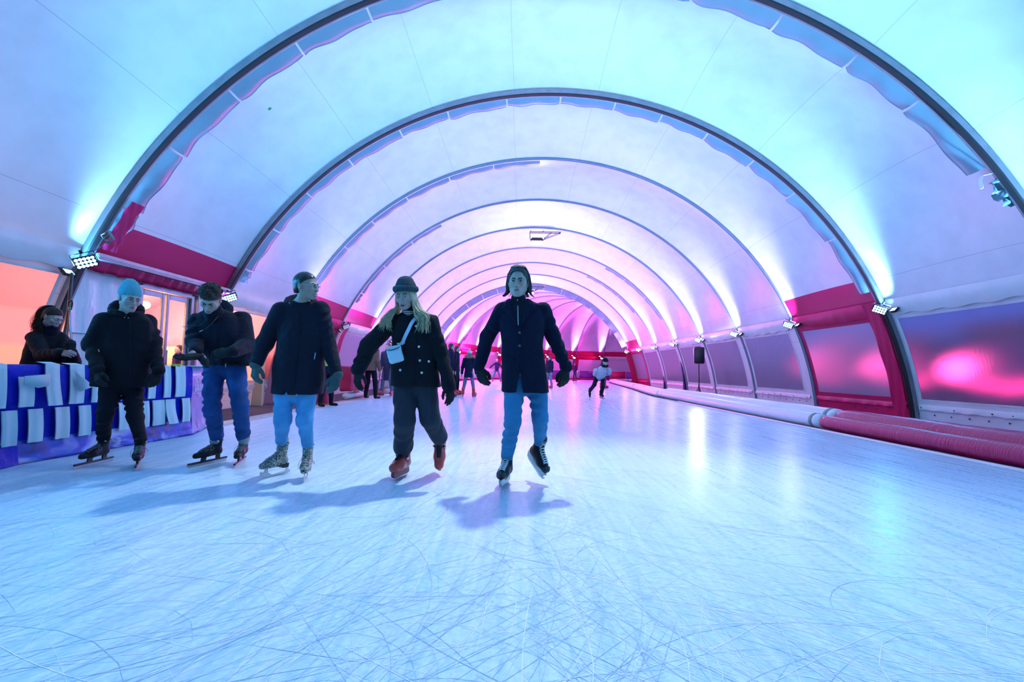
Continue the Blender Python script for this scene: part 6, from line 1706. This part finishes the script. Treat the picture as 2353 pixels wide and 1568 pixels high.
# lobby behind the glass doors
lb = empty('lobby_tent', (-10, 9.4, -.2), 'pink lit lobby tent seen through the glass doors', 'tent')
w = WMB(); w.box((-11.6, 11.3, .62), (.1, 4.4, 1.7)); w.box((-9.6, 13.4, .62), (4.0, .1, 1.7)); w.out('beige_partition', M_BEIGE, lb, False)
w = WMB(); w.grid([[Vector((-7.6, 7.6+.8*i, 2.75)), Vector((-9.6, 7.6+.8*i, 3.6)), Vector((-12.2, 7.6+.8*i, 2.4)), Vector((-12.3, 7.6+.8*i, -.2))] for i in range(9)]); w.grid([[Vector((-7.6-.58*i, 14, 3.6)), Vector((-7.6-.58*i, 14, -.2))] for i in range(9)]); w.out('canopy', M_PINKC, lb, False)
w = WMB(); w.sphere((-8.6, 10.2, 2.3), .09, 8); w.sphere((-10.9, 12.2, 2.5), .09, 8); w.out('bulbs', M_BULB, lb)
point('lobby_light', (-9.2, 10.9, 2.55), (1, .55, .46), 420, .3, lb)
# fair stalls outside the right windows
for k, (x, y, hgt) in enumerate(((17, 8.2, 2.4), (18, 12.6, 2.2), (17, 17.5, 2.6), (17.5, 23, 2.3), (17, 29, 2.4), (19, 4.6, 2.6))):
    st = empty('fair_stall', (x, y, -.2), 'fairground stall with pink lights outside the right windows, %s one' % ('second nearest', 'third nearest', 'fourth nearest', 'fifth nearest', 'farthest', 'nearest')[k], 'stall', 'stalls outside the right windows')
    w = WMB(); w.box((x, y, hgt/2-.2), (1.6, 3.0, hgt)); w.out('stall_body', mat('stall_blue', (.06, .07, .2), .8), st, False)
    w = WMB(); w.box((x-.9, y, hgt-.1), (1.0, 3.2, .08), Matrix.Rotation(-.35, 3, 'Y')); w.out('awning', M_PADR, st, False)
    w = WMB()
    for i in range(15): w.sphere((x-1.0, y-1.5+.21*i+.07*math.sin(i*3.1+k), .42+.14*math.sin(i*2.1+k)+(.75 if i == (k*5+3) % 15 else 0)), .045 if i % 4 else .085, 6)
    w.out('pink_lights', M_BULBP, st)
    point('stall_light', (x-2.2, y, 1.0), (1, .06, .32), 60, .4, st)
# ================================================================== people further off
M_PURP = mat('purple_coat', (.035, .02, .10), .8, spec=.2, bump=.3, bscale=60); M_BROWNP = mat('brown_padded_cloth', (.16, .085, .055), .6, bump=.5, bscale=14, bdist=.02, stretch=(.6, .6, 3))
M_LONG = mat('blue_grey_coat', (.035, .05, .10), .8, spec=.2, bump=.3, bscale=50); M_DNAVY = mat('dark_navy_coat', (.006, .009, .032), .8, spec=.2, bump=.3, bscale=50)
M_GREYJ = mat('grey_trousers', (.14, .18, .30), .8, spec=.2); M_SWEAT = mat('pale_grey_sweater', (.48, .49, .56), .85, bump=.4, bscale=40); M_FUR = mat('fur_trim', (.30, .20, .15), 1.0, var=.4, vscale=60, bump=1.0, bscale=90, bdist=.02)
M_WHAT = mat('white_knit', (.62, .62, .66), .9, bump=.6, bscale=80); M_HIVIS = mat('hi_vis_yellow', (.62, .80, .05), .6); M_DKTR = mat('dark_trousers', (.005, .007, .018), .8, spec=.2)
def crowd(base, H, yaw, label, top, legs, hat=None, hair=None, skates='rental', arms=((.12, 0, .15), (.12, 0, .15)), coat=.47, hood=None, h=.014, hyaw=0.0, stance=.10, lean=0.0, J=None, hc=None, hpitch=.05, chest=1.0, group='people further down the rink', scarf=None, extra=None, lift=.07):
    base = Vector(base); root = empty('person', base, label, 'person', group)
    R3 = Matrix.Rotation(yaw, 3, 'Z'); s = H/1.76
    def W_(x, y, z): return base + R3 @ Vector((x, y - lean*max(0, z/H-.5), z))
    lz = lift if skates else 0.0
    if J is None:
        J = {}
        for q, sg in (('A', -1), ('B', 1)):
            a, b, e = arms[0 if q == 'A' else 1]
            sh = Vector((sg*.185*s, .02, .80*H+lz)); el = sh + Vector((sg*math.sin(a)*.30*s, -math.sin(b)*.30*s, -math.cos(a)*math.cos(b)*.30*s))
            wr = el + Vector((sg*math.sin(a-.1)*.26*s, -math.sin(b+e)*.26*s, -math.cos(a-.1)*math.cos(b+e)*.26*s))
            J['s'+q], J['e'+q], J['w'+q] = W_(*sh), W_(*el), W_(*wr)
            J['h'+q] = W_(sg*.09*s, .03, .51*H+lz); J['k'+q] = W_(sg*(.09+stance*.5)*s, -.02, .28*H+lz); J['a'+q] = W_(sg*(.08+stance)*s, .0, .075*H+lz)
        nb = W_(0, .01, .845*H+lz); hc = W_(0, -.02, .928*H+lz)
    else:
        nb = J['nb']
    M = rotm(yaw+hyaw, hpitch, 0)
    hands = U(.01, *[cap(J['w'+q], J['w'+q] + (J['w'+q]-J['e'+q]).normalized()*.15*s, .036*s, .022*s) for q in 'AB'])
    the_body(root, hc, M, s*.98, False, M_SKIN, nb, {k: v for k, v in J.items() if k != 'nb'}, h=h*.75, extra=hands)
    up = (J['sA']+J['sB'])/2; pel = (J['hA']+J['hB'])/2; ax = (pel-up)
    end = up + ax*(1.0 if coat >= .5 else 1.0) + ax.normalized()*((.51-coat)*H)
    xd = R3 @ Vector((1, 0, 0)); yd = R3 @ Vector((0, 1, 0))
    tor = U(.05, cap(up, up.lerp(pel, .5), .16*s*chest, .16*s*chest, flat=(yd, 1.25)), cap(up.lerp(pel, .5), end, .155*s*chest, .175*s*chest, flat=(yd, 1.25)))
    tor = SUB(.01, tor, (lambda e_, n_: (lambda P: ((P-A3(e_)) @ A3(n_)*-1).astype(f4)))(end, ax.normalized()))
    f = U(.03, tor, *sleeves(J, (.078*s, .066*s, .052*s), (.078*s, .066*s, .052*s), (.006, 9)), cap(nb, nb.lerp(hc, .28), .085*s, .075*s))
    lo, hi = bounds([v for k, v in J.items() if k[0] in 'sewh'] + [end, nb], .26*s)
    part('coat', noisy(f, .006, 9), lo, hi, h, top, root, 1)
    trousers(root, J, ((.09*s, .07*s, .058*s),)*2, legs, h=h, waist=.14*s)
    cm = Vector(hc)
    if hat:
        f = U(.02, local(ell((0, .02, .07), (.088, .108, .085)), hc, M, s)); f = INT(.008, f, local(lambda P: (.03 - P[:, 2]).astype(f4), hc, M, s))
        f = U(.01, f, local(ring((0, .015, .045), .085, .105, .018), hc, M, s))
        if hat == 'pompom': f = U(.005, f, local(ell((0, .02, .185), (.042, .042, .042)), hc, M, s))
        lo, hi = bounds([hc], .28); part('knit_hat', f, lo, hi, h*.7, M_WHAT if hat in ('pompom', 'white') else M_BLACKCL, root, 1)
    if hair:
        hl = lambda P: np.interp(P[:, 2], [-.3, -.07, .02, .06, .095, .12], [.0, .0, -.005, -.050, -.062, -.06]).astype(f4)
        g = U(.03, ell((0, .02, .04), (.088, .106, .094)), ell((0, .05, -.10 if hair == 'long' else -.02), (.085, .055, .16 if hair == 'long' else .07)))
        ff = local(lambda P: smax(g(P), hl(P)-P[:, 1], .008), hc, M, s); lo, hi = bounds([hc], .34); part('hair', noisy(ff, .005, 30), lo, hi, h*.8, M_HAIRB if hair == 'long' else M_HAIRD, root, 1)
    if hood:
        f = local(ring((0, .03, -.10), .135, .125, .055, rotm(0, -.25)), hc, M, s); lo, hi = bounds([hc], .34); part('hood_trim', noisy(f, .012, 30), lo, hi, h, hood, root, 1)
    if scarf:
        f = local(ring((0, .01, -.115), .075, .08, .045), hc, M, s); lo, hi = bounds([hc], .3); part('scarf', f, lo, hi, h*.8, scarf, root, 1)
    if extra == 'vest':
        f = INT(.005, noisy(U(0, cap(up, pel, .175*s, .18*s, flat=(yd, 1.2))), .006, 9), lambda P: np.abs(P[:, 2]-(up.z+pel.z)/2-.05).astype(f4)-.20); lo, hi = bounds([up, pel], .3); part('hi_vis_vest', f, lo, hi, h, M_HIVIS, root, 1)
    for q, sg in (('A', -1), ('B', 1)):
        fw = R3 @ Vector((sg*.25, -1, 0)); a_ = J['a'+q]
        if 'f'+q in J: fw = J['f'+q]
        O = a_ + Vector((0, 0, -.055*s))
        if J.get('flat'+q, True) and 'f'+q not in J: O.z = base.z + lz
        if skates:
            sk_ = skate(root, skates, O, fw, h=.012)
        else:
            bf = U(.03, cap(a_, a_ + Vector((0, 0, -.06)), .055, .05), cap(a_ + Vector((0, 0, -.085)), a_ + fw.normalized()*.15 + Vector((0, 0, -.095)), .04, .035)); lo, hi = bounds([a_], .24); part('shoe', bf, lo, hi, .012, M_BOOT, root, 1)
    return root
crowd(ground(851, 917), 1.86, 2.75, 'man in a brown and navy padded jacket, seen from behind beside the blond woman', M_BROWNP, M_DKTR, hair='short', skates=None, coat=.47, arms=((.15, .0, .3), (.15, .1, .3)), chest=1.1)
crowd(ground(888, 911), 1.74, -.15, 'woman with long hair in a blue grey coat standing beside the brown jacket man', M_LONG, M_GREYJ, hair='long', coat=.27, arms=((.1, .1, .2), (.1, .1, .2)))
crowd(ground(1033, 913), 1.80, 2.0, 'man in a dark blue coat, left one of the pair beside the pompom hat', M_DNAVY, M_DKTR, hair='short', coat=.42, chest=1.05)
crowd(ground(1047, 909), 1.76, 1.4, 'dark haired man in a navy coat, right one of the pair beside the pompom hat', M_DNAVY, M_DKTR, hair='short', coat=.42)
crowd(ground(1076, 913), 1.56, 3.05, 'person in a white pompom hat and fur trimmed navy coat, seen from behind', M_DNAVY, M_GREYJ, hat='pompom', hood=M_FUR, coat=.40, stance=.14, arms=((.2, .1, .2), (.25, .1, .2)))
crowd(ground(1141, 878), 1.72, .1, 'far skater in a white hat and purple jacket with both arms spread', M_PURP, M_GREYJ, hat='white', coat=.45, stance=.22, arms=((.85, .1, .1), (.6, .1, .1)), h=.02)
crowd(ground(1262, 893), 1.72, -.9, 'skater in a dark blue jacket mostly hidden behind the man in the wool coat', M_DNAVY, M_GREYJ, hair='short', coat=.46, h=.016)
crowd(ground(1321, 876), 1.70, -1.1, 'far person in a purple coat standing at the boards, right of the wool coat man', M_PURP, M_PURP, hair='short', coat=.40, stance=.15, h=.02)
crowd(ground(1386, 893), 1.68, .8, 'far skater behind the crouching skater, one dark arm showing', M_PURP, M_GREYJ, hair='short', coat=.45, stance=.15, arms=((.9, .2, .3), (.2, .1, .2)), h=.018)
crowd(ground(748, 934), 1.74, 1.2, 'steward in a yellow high visibility vest, hidden behind the woman with glasses', M_DNAVY, M_DKTR, hat='dark', skates=None, extra='vest')
# speed skater bent forward, hands behind the back
Yk = 15.6
Jk = dict(sA=at(1369, 852, 15.40), sB=at(1400, 851, 15.35), eA=at(1367, 860, 15.70), eB=at(1400, 858, 15.70), wA=at(1374, 864, 16.0), wB=at(1388, 862, 16.0), hA=at(1371, 866, 15.95), hB=at(1386, 866, 15.95),
          kA=at(1366, 884, 15.75), kB=at(1385, 890, 15.55), aA=at(1355, 899, 16.15), aB=at(1381, 908, 15.68), nb=at(1388, 845, 15.30))
Jk['fA'] = Vector((-.05, -.55, -.83)); Jk['fB'] = Vector((.25, -.95, -.05))
crowd((Jk['aB'].x, 15.68, 0), 1.78, .15, 'speed skater in a pale sweater and dark beanie bent forward, hands behind the back', M_SWEAT, M_DKTR, hat='dark', skates='speed', J=Jk, hc=at(1391, 833, 15.12), hpitch=.25, coat=.50, scarf=M_BLACKCL, h=.012)
# visitors in the lobby tent behind the glass doors
for k, (x, y, yw, lab) in enumerate(((-9.6, 11.6, .6, 'visitor in a purple coat behind the glass doors, at the left'), (-9.35, 12.3, -.4, 'visitor in a purple coat behind the glass doors, in the middle'), (-8.7, 11.7, .9, 'visitor in a dark coat behind the glass doors, at the right edge'))):
    crowd((x, y, -.2), 1.62 + .06*k, yw, lab, M_PURP, M_PURP, hair='short', skates=None, h=.022, group='visitors behind the glass doors')
